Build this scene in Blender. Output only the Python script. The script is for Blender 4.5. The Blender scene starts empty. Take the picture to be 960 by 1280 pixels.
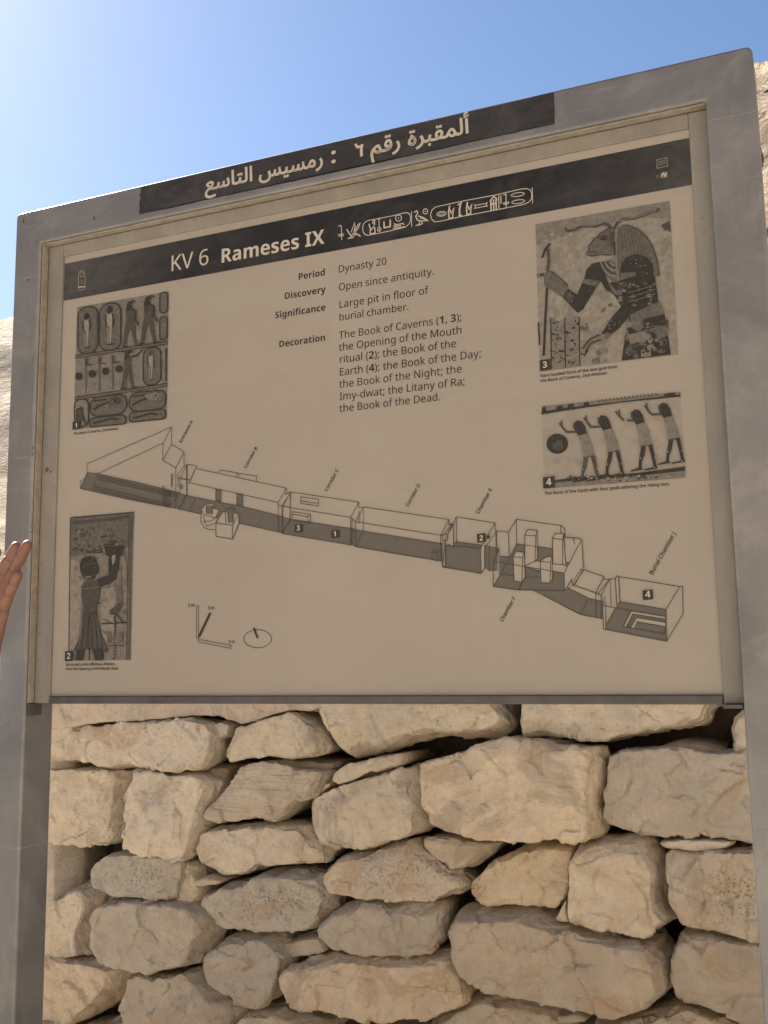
import bpy, bmesh, math, random, json
from mathutils import Vector, Matrix, noise
random.seed(7)
C = bpy.context.scene.collection
SC = bpy.context.scene
R = math.radians

# ------------------------------------------------------------------ camera
Z0 = 1.50                                   # height of the printed panel's lower edge
CAM = Vector((1.2909, -1.5044, Z0 + 0.0477))
RT = Vector((0.919795, 0.392122, -0.014779))
UP = Vector((0.069974, -0.126845, 0.989451))
FW = Vector((-0.386111, 0.911126, 0.144110))
FPX = 1304.365
cd = bpy.data.cameras.new('camera'); cam = bpy.data.objects.new('camera', cd); C.objects.link(cam)
m = Matrix((RT, UP, -FW)).transposed().to_4x4(); m.translation = CAM
cam.matrix_world = m
cd.sensor_fit = 'VERTICAL'; cd.sensor_height = 32.0; cd.lens = FPX / 1280 * 32.0
cd.clip_start = 0.05; cd.clip_end = 2000
SC.camera = cam

# ------------------------------------------------------------------ sky, sun, exposure
SUN_EL, SUN_AZ = 40.0, 60.0                 # degrees; azimuth to the left of straight-behind-the-sign
sdir = Vector((-math.sin(R(SUN_AZ)) * math.cos(R(SUN_EL)), math.cos(R(SUN_AZ)) * math.cos(R(SUN_EL)), math.sin(R(SUN_EL))))
w = bpy.data.worlds.new('World'); SC.world = w; w.use_nodes = True
nt = w.node_tree; nt.nodes.clear()
sky = nt.nodes.new('ShaderNodeTexSky'); sky.sky_type = 'NISHITA'; sky.sun_disc = False
sky.sun_elevation = R(SUN_EL); sky.sun_rotation = -R(SUN_AZ)
sky.air_density = 1.0; sky.dust_density = 0.6; sky.ozone_density = 4.2; sky.altitude = 200
bg = nt.nodes.new('ShaderNodeBackground'); bg.inputs[1].default_value = 0.036
wo = nt.nodes.new('ShaderNodeOutputWorld')
nt.links.new(sky.outputs[0], bg.inputs[0]); nt.links.new(bg.outputs[0], wo.inputs[0])
sl = bpy.data.lights.new('sun', 'SUN'); sl.energy = 5.0; sl.angle = R(0.5); sl.color = (1.0, 0.95, 0.87)
so = bpy.data.objects.new('sun', sl); C.objects.link(so)
so.rotation_euler = (-sdir).to_track_quat('-Z', 'Y').to_euler()
SC.view_settings.view_transform = 'Standard'; SC.view_settings.look = 'None'
SC.view_settings.gamma = 1.0; SC.view_settings.use_curve_mapping = False
SC.view_settings.exposure = 2.12
SC.cycles.max_bounces = 10; SC.cycles.diffuse_bounces = 6

# ------------------------------------------------------------------ measuring helper: the point of the plane y = Y seen at a photo pixel
def P(px, py, Y=0.0):
    d = RT * (px - 480) - UP * (py - 640) + FW * FPX
    t = (Y - CAM.y) / d.y
    return CAM + d * t
def ray(px, py):
    return (RT * (px - 480) - UP * (py - 640) + FW * FPX).normalized()

# ------------------------------------------------------------------ object helpers
def link(name, me, parent=None, mat=None):
    o = bpy.data.objects.new(name, me); C.objects.link(o)
    if mat is not None: me.materials.append(mat)
    if parent is not None:
        o.parent = parent
        o.matrix_parent_inverse = parent.matrix_basis.inverted()
    return o
def bm_obj(name, bm, mat, parent=None, smooth=False):
    me = bpy.data.meshes.new(name); bm.normal_update(); bm.to_mesh(me); bm.free()
    if smooth:
        for p in me.polygons: p.use_smooth = True
    return link(name, me, parent, mat)
def thing(name, label, cat, loc, group=None):
    o = bpy.data.objects.new(name, None); C.objects.link(o); o.location = loc
    o['label'] = label; o['category'] = cat
    if group: o['group'] = group
    o.empty_display_size = .1
    return o
def box(bm, x0, x1, y0, y1, z0, z1):
    vs = [bm.verts.new((x, y, z)) for x in (x0, x1) for y in (y0, y1) for z in (z0, z1)]
    for f in ((0, 1, 3, 2), (4, 6, 7, 5), (0, 4, 5, 1), (2, 3, 7, 6), (0, 2, 6, 4), (1, 5, 7, 3)):
        bm.faces.new([vs[i] for i in f])
    bmesh.ops.recalc_face_normals(bm, faces=bm.faces)
def bevel(bm, wd, seg=2):
    bmesh.ops.bevel(bm, geom=bm.edges[:], offset=wd, segments=seg, profile=.5, affect='EDGES')

# ------------------------------------------------------------------ materials
def mat(name):
    mt = bpy.data.materials.new(name); mt.use_nodes = True
    t = mt.node_tree; t.nodes.clear()
    out = t.nodes.new('ShaderNodeOutputMaterial'); b = t.nodes.new('ShaderNodeBsdfPrincipled')
    t.links.new(b.outputs[0], out.inputs[0])
    return mt, t, b
def N(t, kind, **kw):
    n = t.nodes.new('ShaderNode' + kind)
    for k, v in kw.items():
        if k in n.inputs: n.inputs[k].default_value = v
        else: setattr(n, k, v)
    return n
def pos(t, scale=(1, 1, 1)):
    g = N(t, 'NewGeometry'); mp = N(t, 'Mapping'); mp.inputs['Scale'].default_value = scale
    t.links.new(g.outputs['Position'], mp.inputs[0]); return mp.outputs[0]
def nz(t, vec, scale, detail=4, rough=.55, dist=0):
    n = N(t, 'TexNoise', Scale=scale, Detail=detail, Roughness=rough, Distortion=dist)
    t.links.new(vec, n.inputs['Vector']); return n.outputs['Fac']
def ramp(t, fac, stops):
    r = N(t, 'ValToRGB'); cr = r.color_ramp
    while len(cr.elements) < len(stops): cr.elements.new(.5)
    for e, (p, c) in zip(cr.elements, stops):
        e.position = p; e.color = (c, c, c, 1) if isinstance(c, (int, float)) else (*c, 1)
    t.links.new(fac, r.inputs[0]); return r.outputs[0]
def mix(t, fac, a, b, mode='MIX'):
    n = N(t, 'Mix', data_type='RGBA', blend_type=mode)
    for i, v in ((0, fac), (6, a), (7, b)):
        if hasattr(v, 'links') or hasattr(v, 'is_linked'): t.links.new(v, n.inputs[i])
        elif i == 0: n.inputs[0].default_value = v
        else: n.inputs[i].default_value = (*v, 1)
    return n.outputs[2]
def bump(t, b, h, strength=.3, dist=.01, prev=None):
    n = N(t, 'Bump', Strength=strength, Distance=dist); t.links.new(h, n.inputs['Height'])
    if prev is not None: t.links.new(prev, n.inputs['Normal'])
    t.links.new(n.outputs[0], b.inputs['Normal']); return n.outputs[0]

def limestone(name, ca, cb, lichen=0.0, layered=False):
    mt, t, b = mat(name)
    oi = N(t, 'ObjectInfo')
    add = N(t, 'VectorMath', operation='MULTIPLY_ADD')
    g = N(t, 'NewGeometry')
    cmb = N(t, 'CombineXYZ')
    sc = N(t, 'Math', operation='MULTIPLY'); sc.inputs[1].default_value = 37.0
    t.links.new(oi.outputs['Random'], sc.inputs[0])
    for i in range(3): t.links.new(sc.outputs[0], cmb.inputs[i])
    a2 = N(t, 'VectorMath', operation='ADD')
    t.links.new(g.outputs['Position'], a2.inputs[0]); t.links.new(cmb.outputs[0], a2.inputs[1])
    v = a2.outputs[0]
    big = nz(t, v, 5, 5, .6, .6); med = nz(t, v, 22, 6, .65); fine = nz(t, v, 120, 5, .7)
    col = mix(t, ramp(t, big, [(.32, 0.0), (.68, 1.0)]), ca, cb)
    warm = mix(t, ramp(t, nz(t, v, 9, 5, .6, 1.2), [(.5, 0.0), (.72, .55)]), col, (.61, .48, .36))
    grey = mix(t, ramp(t, nz(t, v, 7, 6, .65, .8), [(.52, 0.0), (.74, .5)]), warm, (.46, .42, .36))
    c2 = mix(t, ramp(t, med, [(.3, .62), (.62, 0.0)]), grey, (.80, .775, .745), 'MULTIPLY')
    c2 = mix(t, ramp(t, fine, [(.28, .35), (.40, 0.0)]), c2, (.72, .67, .60), 'MULTIPLY')
    spots = N(t, 'TexVoronoi', Scale=55.0); t.links.new(v, spots.inputs['Vector'])
    spm = ramp(t, spots.outputs['Distance'], [(.06, 1.0), (.16, 0.0)])
    gate = ramp(t, nz(t, v, 8, 3), [(.60, 0.0), (.68, .7)])
    mm = N(t, 'Math', operation='MULTIPLY'); t.links.new(spm, mm.inputs[0]); t.links.new(gate, mm.inputs[1])
    c2 = mix(t, mm.outputs[0], c2, (.14, .12, .10))
    if lichen:
        tc = N(t, 'TexCoord')
        dd = N(t, 'VectorMath', operation='DISTANCE'); dd.inputs[1].default_value = (.52, .35, .5)
        wob = N(t, 'TexNoise', Scale=3.0, Detail=5); t.links.new(tc.outputs['Generated'], wob.inputs['Vector'])
        mulv = N(t, 'VectorMath', operation='MULTIPLY_ADD'); mulv.inputs[1].default_value = (.7, .1, .7)
        mulv.inputs[2].default_value = (-.35, 0, -.35)
        t.links.new(wob.outputs['Color'], mulv.inputs[0])
        av = N(t, 'VectorMath', operation='ADD'); t.links.new(tc.outputs['Generated'], av.inputs[0]); t.links.new(mulv.outputs[0], av.inputs[1])
        t.links.new(av.outputs[0], dd.inputs[0])
        area = ramp(t, dd.outputs['Value'], [(.25, 1.0), (.48, 0.0)])
        sp = ramp(t, nz(t, v, 120, 6, .8), [(.52, 0.0), (.57, 1.0)])
        m2 = N(t, 'Math', operation='MULTIPLY'); t.links.new(area, m2.inputs[0]); t.links.new(sp, m2.inputs[1])
        m3 = N(t, 'Math', operation='MULTIPLY'); t.links.new(m2.outputs[0], m3.inputs[0]); m3.inputs[1].default_value = lichen
        c2 = mix(t, m3.outputs[0], c2, (.115, .115, .12))
    st = ramp(t, nz(t, v, 3.6, 8, .72, 1.6), [(.53, 0.0), (.60, .55)])
    c2 = mix(t, st, c2, mix(t, ramp(t, nz(t, v, 2.2, 3), [(.45, 0.0), (.55, 1.0)]), (.50, .36, .235), (.36, .33, .295)))
    ds = ramp(t, nz(t, v, 38, 8, .8, .4), [(.60, 0.0), (.66, .5)])
    c2 = mix(t, ds, c2, (.33, .27, .205))
    tint = mix(t, 1.0, c2, oi.outputs['Color'], 'MULTIPLY')
    t.links.new(tint, b.inputs['Base Color'])
    b.inputs['Roughness'].default_value = .93; b.inputs['Specular IOR Level'].default_value = .2
    h1 = bump(t, b, nz(t, v, 16, 9, .66), .6, .035)
    h2 = bump(t, b, nz(t, v, 75, 9, .78), .75, .012, h1)
    vor = N(t, 'TexVoronoi', Scale=26.0, feature='F1'); 
    wv2 = N(t, 'VectorMath', operation='ADD')
    wn = N(t, 'TexNoise', Scale=18.0, Detail=4); t.links.new(v, wn.inputs['Vector'])
    sc2 = N(t, 'VectorMath', operation='SCALE'); sc2.inputs['Scale'].default_value = .06; t.links.new(wn.outputs['Color'], sc2.inputs[0])
    t.links.new(v, wv2.inputs[0]); t.links.new(sc2.outputs[0], wv2.inputs[1]); t.links.new(wv2.outputs[0], vor.inputs['Vector'])
    h3 = bump(t, b, vor.outputs['Distance'], .12, .012, h2)
    pit = ramp(t, nz(t, v, 85, 3, .5), [(.60, 1.0), (.68, 0.0)]); h3 = bump(t, b, pit, .35, .005, h3)
    if layered:
        mp = N(t, 'Mapping'); mp.inputs['Rotation'].default_value = (0, R(28), 0); mp.inputs['Scale'].default_value = (3, 3, 34)
        t.links.new(v, mp.inputs[0]); h3 = bump(t, b, nz(t, mp.outputs[0], 1.0, 6, .6, .7), .6, .03, h3)
    return mt
M = {}
M['stone'] = limestone('limestone', (.76, .68, .555), (.69, .61, .495))
M['stone_grey'] = limestone('limestone_grey', (.60, .54, .455), (.49, .45, .385))  # greyer, darker copy, mostly for lower and set-back stones
M['stone_lichen'] = limestone('limestone_lichen', (.66, .59, .485), (.57, .515, .43), .85)
M['stone_layer'] = limestone('limestone_layered', (.67, .585, .465), (.60, .525, .43), 0, True)
M['mortar'] = limestone('lime_mortar', (.66, .56, .46), (.69, .595, .49))

def earth():
    mt, t, b = mat('packed_rubble')
    v = pos(t); c = mix(t, nz(t, v, 12, 6), (.07, .055, .04), (.14, .11, .08)); t.links.new(c, b.inputs['Base Color'])
    b.inputs['Roughness'].default_value = .95; bump(t, b, nz(t, v, 20, 8), 1, .05); return mt
M['earth'] = earth()

def paint():
    mt, t, b = mat('weathered_grey_paint')
    v = pos(t); vs = pos(t, (1, 1, .35))
    big = nz(t, v, 4.5, 6, .62, .8); med = nz(t, vs, 16, 6, .65); fine = nz(t, v, 160, 4, .7)
    c = mix(t, ramp(t, big, [(.3, 0.0), (.7, 1.0)]), (.142, .150, .166), (.262, .267, .276))
    c = mix(t, ramp(t, med, [(.4, .4), (.62, 0.0)]), c, (.15, .157, .17))
    c = mix(t, ramp(t, nz(t, v, 7, 7, .7, 1.0), [(.52, 0.0), (.72, .5)]), c, (.34, .335, .325))
    c = mix(t, ramp(t, fine, [(.27, .5), (.36, 0.0)]), c, (.13, .125, .12))
    sx = N(t, 'SeparateXYZ'); g = N(t, 'NewGeometry'); t.links.new(g.outputs['Position'], sx.inputs[0])
    sc_ = nz(t, pos(t, (30, 30, 3)), 1, 5, .6)
    c = mix(t, ramp(t, sc_, [(.63, 0.0), (.72, .35)]), c, (.20, .195, .195))
    for sc3, rot in (((4, 4, 160), 20), ((3, 3, 140), -63)):
        mp = N(t, 'Mapping'); mp.inputs['Scale'].default_value = sc3; mp.inputs['Rotation'].default_value = (0, R(rot), 0)
        t.links.new(v, mp.inputs[0])
        c = mix(t, ramp(t, nz(t, mp.outputs[0], 1.0, 5, .6), [(.67, 0.0), (.71, .4)]), c, (.40, .40, .395))
    t.links.new(c, b.inputs['Base Color'])
    t.links.new(ramp(t, med, [(.3, .40), (.7, .56)]), b.inputs['Roughness'])
    b.inputs['Metallic'].default_value = .55
    h = bump(t, b, nz(t, v, 6, 3), .10, .02); bump(t, b, fine, .12, .002, h); return mt
M['paint'] = paint()
def paint_in():
    mt, t, b = mat('dusty_inner_trim')
    v = pos(t); c = mix(t, ramp(t, nz(t, pos(t, (1, 1, .5)), 9, 7, .65), [(.33, 0.0), (.7, 1.0)]), (.17, .165, .157), (.255, .243, .222))
    c = mix(t, ramp(t, nz(t, v, 60, 6, .7), [(.62, 0.0), (.68, .7)]), c, (.15, .11, .08))
    t.links.new(c, b.inputs['Base Color']); b.inputs['Roughness'].default_value = .6
    bump(t, b, nz(t, v, 80, 4), .15, .002); return mt
M['trim'] = paint_in()
def flat(name, col, rough=.6, var=.12, sc=30, metal=0):
    mt, t, b = mat(name); v = pos(t)
    lo = tuple(x * (1 - var) for x in col); hi = tuple(min(1, x * (1 + var)) for x in col)
    c = mix(t, ramp(t, nz(t, v, sc, 6, .65), [(.3, 0.0), (.7, 1.0)]), lo, hi); t.links.new(c, b.inputs['Base Color'])
    b.inputs['Roughness'].default_value = rough; b.inputs['Metallic'].default_value = metal; b.inputs['Specular IOR Level'].default_value = .35; return mt
M['rail'] = flat('dark_anodised_rail', (.085, .085, .09), .45, .25, 25, .4)
M['bounce_tan'] = flat('sandy_bounce_tan', (.30, .268, .225), .8, .22, 60)  # sandy tan, lightened to carry light bounced off the panel
M['gap'] = flat('dark_gap', (.03, .027, .024), .8)
CREAM = (.315, .292, .259)
def panel_mat():
    mt, t, b = mat('cream_print_panel')
    v = pos(t); c = mix(t, ramp(t, nz(t, v, 2.2, 5, .55, .5), [(.3, 0.0), (.7, 1.0)]), tuple(x * .93 for x in CREAM), tuple(x * 1.05 for x in CREAM))
    c = mix(t, ramp(t, nz(t, v, 6, 6, .65, .6), [(.58, 0.0), (.78, .22)]), c, (.28, .235, .175))
    c = mix(t, ramp(t, nz(t, pos(t, (1, 1, .3)), 26, 7, .7), [(.6, 0.0), (.75, .16)]), c, (.21, .19, .165))
    c = mix(t, ramp(t, nz(t, v, 210, 3, .6), [(.70, 0.0), (.74, .5)]), c, (.17, .145, .12))
    c = mix(t, ramp(t, nz(t, pos(t, (1, 1, 6)), 5, 8, .75, 2), [(.64, 0.0), (.72, .28)]), c, (.38, .36, .33))
    mp = N(t, 'Mapping'); mp.inputs['Rotation'].default_value = (0, R(38), 0); mp.inputs['Scale'].default_value = (1.2, 1, 14); t.links.new(v, mp.inputs[0])
    c = mix(t, ramp(t, nz(t, mp.outputs[0], 1.0, 6, .65, .8), [(.52, 0.0), (.78, .3)]), c, (.37, .355, .33))
    mp = N(t, 'Mapping'); mp.inputs['Rotation'].default_value = (0, R(-22), 0); mp.inputs['Scale'].default_value = (2.5, 1, 190); t.links.new(v, mp.inputs[0])
    c = mix(t, ramp(t, nz(t, mp.outputs[0], 1.0, 4, .6), [(.72, 0.0), (.75, .3)]), c, (.20, .185, .165))
    t.links.new(c, b.inputs['Base Color']); t.links.new(ramp(t, nz(t, v, 5, 7, .7, 1.0), [(.35, .36), (.65, .58)]), b.inputs['Roughness'])
    b.inputs['Specular IOR Level'].default_value = .35
    bump(t, b, nz(t, v, 3, 2), .04, .01); return mt
M['panel'] = panel_mat()
def band_mat(name, dark, light, rough, ends=False):
    mt, t, b = mat(name); v = pos(t, (1, 1, 1.6))
    c = mix(t, ramp(t, nz(t, v, 9, 8, .72, 1.4), [(.46, 0.0), (.74, .8)]), dark, light)
    c = mix(t, ramp(t, nz(t, pos(t), 48, 7, .75, .6), [(.60, 0.0), (.72, .4)]), c, tuple(x * 1.7 for x in light))
    if ends:      # the print has worn greyer towards both ends of the strip
        g = N(t, 'NewGeometry'); sx = N(t, 'SeparateXYZ'); t.links.new(g.outputs['Position'], sx.inputs[0])
        mr = N(t, 'MapRange'); mr.inputs[1].default_value = 0; mr.inputs[2].default_value = 1.15; t.links.new(sx.outputs[0], mr.inputs[0])
        en = ramp(t, mr.outputs[0], [(0, .95), (.13, .55), (.24, .05), (.80, .0), (.93, .35), (1.0, .8)])
        mm = N(t, 'Math', operation='MULTIPLY'); t.links.new(en, mm.inputs[0]); t.links.new(ramp(t, nz(t, v, 16, 7, .7, 1.0), [(.30, .35), (.60, 1.0)]), mm.inputs[1])
        c = mix(t, mm.outputs[0], c, (.075, .075, .076))
    b.inputs['Specular IOR Level'].default_value = .28
    t.links.new(c, b.inputs['Base Color']); b.inputs['Roughness'].default_value = rough
    bump(t, b, nz(t, pos(t), 90, 4), .08, .002); return mt
M['band'] = band_mat('faded_black_print', (.011, .012, .0155), (.046, .047, .050), .5, True)
M['plate'] = band_mat('worn_charcoal_film', (.026, .027, .031), (.07, .07, .072), .55)
def ink(f, nm, tone=(1, .985, .97), var=.10, sc=60):
    return flat(nm, tuple(CREAM[i] * f * tone[i] for i in range(3)), .5, var, sc)
M['black'] = ink(.085, 'black_ink', (1, 1.1, 1.25))
M['line'] = ink(.16, 'line_ink', (1, 1.05, 1.1))
M['floor'] = ink(.33, 'grey_tint_ink', (1, 1.02, 1.05), .05)
M['white'] = flat('pale_lettering', (.46, .43, .38), .55, .12, 120)
M['g1'] = ink(.075, 'photo_dark_ink', (1, 1.06, 1.12), .45, 240)
M['g2'] = ink(.165, 'photo_deep_ink', (1, 1.04, 1.08), .38, 220)
M['g3'] = ink(.30, 'photo_middle_ink', (1, 1.02, 1.05), .32, 200)
M['g4'] = ink(.48, 'photo_light_ink', (1, 1.01, 1.03), .26, 170)
M['g5'] = ink(.68, 'photo_pale_ink', (1, 1.0, 1.0), .22, 150)
M['g6'] = ink(.84, 'photo_faint_ink', (1, 1.0, 1.0), .10, 50)
M['b1'] = ink(.58, 'photo_ground_ink', (1, 1.0, 1.0), .16, 40)
M['b2'] = ink(.74, 'photo_ground_pale_ink', (1, 1.0, 1.0), .14, 40)
M['rust'] = flat('rust', (.10, .055, .03), .9, .4, 200)
def rock_ground():
    mt, t, b = mat('pale_limestone_ground')
    v = pos(t); g = N(t, 'NewGeometry')
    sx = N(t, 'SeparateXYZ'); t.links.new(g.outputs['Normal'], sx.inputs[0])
    c = mix(t, ramp(t, nz(t, v, .35, 8, .65, .5), [(.35, 0.0), (.65, 1.0)]), (.33, .255, .17), (.48, .385, .275))
    c = mix(t, ramp(t, nz(t, v, 2.6, 8, .7, .4), [(.42, .0), (.62, .6)]), c, (.27, .20, .135))
    vo = N(t, 'TexVoronoi', Scale=2.4, feature='DISTANCE_TO_EDGE')
    wn = N(t, 'TexNoise', Scale=1.5, Detail=5); t.links.new(v, wn.inputs['Vector'])
    ad = N(t, 'VectorMath', operation='ADD'); t.links.new(v, ad.inputs[0]); t.links.new(wn.outputs['Color'], ad.inputs[1]); t.links.new(ad.outputs[0], vo.inputs['Vector'])
    c = mix(t, ramp(t, vo.outputs['Distance'], [(.0, .5), (.03, 0.0)]), c, (.20, .14, .09))
    c = mix(t, ramp(t, nz(t, pos(t, (.10, .10, .9)), 1, 6, .6, .5), [(.47, 0.0), (.55, .5)]), c, (.33, .245, .165))
    gx = N(t, 'SeparateXYZ'); t.links.new(g.outputs['Position'], gx.inputs[0])
    mr = N(t, 'MapRange'); mr.inputs[1].default_value = -16; mr.inputs[2].default_value = -5; t.links.new(gx.outputs[0], mr.inputs[0])
    mx = N(t, 'Math', operation='MULTIPLY'); t.links.new(mr.outputs[0], mx.inputs[0]); t.links.new(ramp(t, nz(t, pos(t, (.12, .12, .5)), 1, 6, .65, .6), [(.36, .9), (.62, .15)]), mx.inputs[1])
    c = mix(t, mx.outputs[0], c, (.215, .14, .09))
    c = mix(t, ramp(t, nz(t, v, 9, 6, .7), [(.60, 0.0), (.70, .6)]), c, (.55, .46, .35))
    rb = N(t, 'TexVoronoi', Scale=5.5); t.links.new(ad.outputs[0], rb.inputs['Vector'])
    c = mix(t, .38, c, mix(t, ramp(t, rb.outputs['Color'], [(.25, .0), (.8, 1.0)]), (.20, .14, .09), (.62, .52, .39)))
    c = mix(t, ramp(t, nz(t, v, 22, 7, .75), [(.50, 0.0), (.60, .6)]), c, (.21, .15, .10))
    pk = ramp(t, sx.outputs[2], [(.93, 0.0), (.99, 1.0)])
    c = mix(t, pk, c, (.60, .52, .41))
    t.links.new(c, b.inputs['Base Color']); b.inputs['Roughness'].default_value = .95
    b.inputs['Specular IOR Level'].default_value = .15
    h = bump(t, b, nz(t, v, 1.6, 9, .68), .8, .5); h = bump(t, b, nz(t, v, 14, 8, .7), .6, .05, h)
    bump(t, b, vo.outputs['Distance'], .5, .15, h); return mt
M['ground'] = rock_ground()

# ------------------------------------------------------------------ terrain: flat gravel court inside a ring of limestone hills
rl, rr = ray(2, 398), ray(952, 92)
def azel(v): return math.atan2(v.x, v.y), math.asin(v.z)
azl, ell = azel(rl); azr, elr = azel(rr)
def ridge(az):  # unseen rear ridge is raised so its sunlit slope bounces light forward
    pts = [(-math.pi, R(28)), (-2.2, R(26)), (azl - .7, R(13)), (azl - .15, ell - R(2)), (azl, ell), (azl + .2, ell + R(4)), (azr - .2, elr - R(3)),
           (azr, elr), (azr + .12, elr + R(3)), (azr + .8, R(26)), (2.2, R(28)), (math.pi, R(28))]
    for (a0, e0), (a1, e1) in zip(pts, pts[1:]):
        if a0 <= az <= a1:
            s = (az - a0) / (a1 - a0); return e0 + (e1 - e0) * s
    return R(13)
def sstep(a, b, x):
    s = min(1, max(0, (x - a) / (b - a))); return s * s * (3 - 2 * s)
def terrain():
    bm = bmesh.new(); NA = 420
    rads = [0.6, 1.2, 2, 3, 4, 5, 6, 7] + [8 + i * .55 for i in range(72)] + [48.5, 51, 55, 62, 75, 100, 150, 240, 400]
    rows = []
    cen = bm.verts.new((CAM.x, CAM.y, 0))
    for r in rads:
        row = []
        for k in range(NA):
            az = -math.pi + 2 * math.pi * k / NA
            e = ridge(az); x = CAM.x + r * math.sin(az); y = CAM.y + r * math.cos(az)
            s = sstep(7.5, 45, r)
            # ledges: quantise the climb into uneven cliff bands
            q = noise.noise(Vector((x * .05, y * .05, 3))) * .5
            st = 6.0; f = s * st + q; fl = math.floor(f); s2 = (fl + sstep(.25, .75, f - fl) - q) / st
            kl = .45 * sstep(.12, .5, abs(az - azl + .05)); s3 = s * (1 - kl) + s2 * kl if s > 0 else 0
            s3 = max(0, s3) * (1 if s > .02 else s / .02)
            z = (math.tan(e) * min(r, 45) + Z0) * s3
            gl = .35 + .65 * sstep(.12, .5, abs(az - azl + .05)); amp = s * 1.6 * gl
            p = Vector((x, y, z))
            z += amp * (noise.fractal(p * .22, .9, 2.1, 5) * .9 + abs(noise.noise(p * .6)) * .5 - .3) + s * gl * (abs(noise.noise(p * 1.3)) * .5 + noise.noise(p * 2.4) * .25)
            if r > 46: z += noise.noise(Vector((x * .03, y * .03, 0))) * 3 - (r - 46) * .02
            if r < 8: z += noise.noise(Vector((x * .8, y * .8, 0))) * .012
            row.append(bm.verts.new((x, y, z)))
        rows.append(row)
    for k in range(NA): bm.faces.new((cen, rows[0][(k + 1) % NA], rows[0][k]))
    for a, b_ in zip(rows, rows[1:]):
        for k in range(NA): bm.faces.new((a[k], a[(k + 1) % NA], b_[(k + 1) % NA], b_[k]))
    bmesh.ops.recalc_face_normals(bm, faces=bm.faces)
    o = bm_obj('hillside_terrain', bm, M['ground'], smooth=True); o['kind'] = 'structure'
    if sum(p.normal.z for p in o.data.polygons) < 0: o.data.flip_normals()
terrain()

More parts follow.
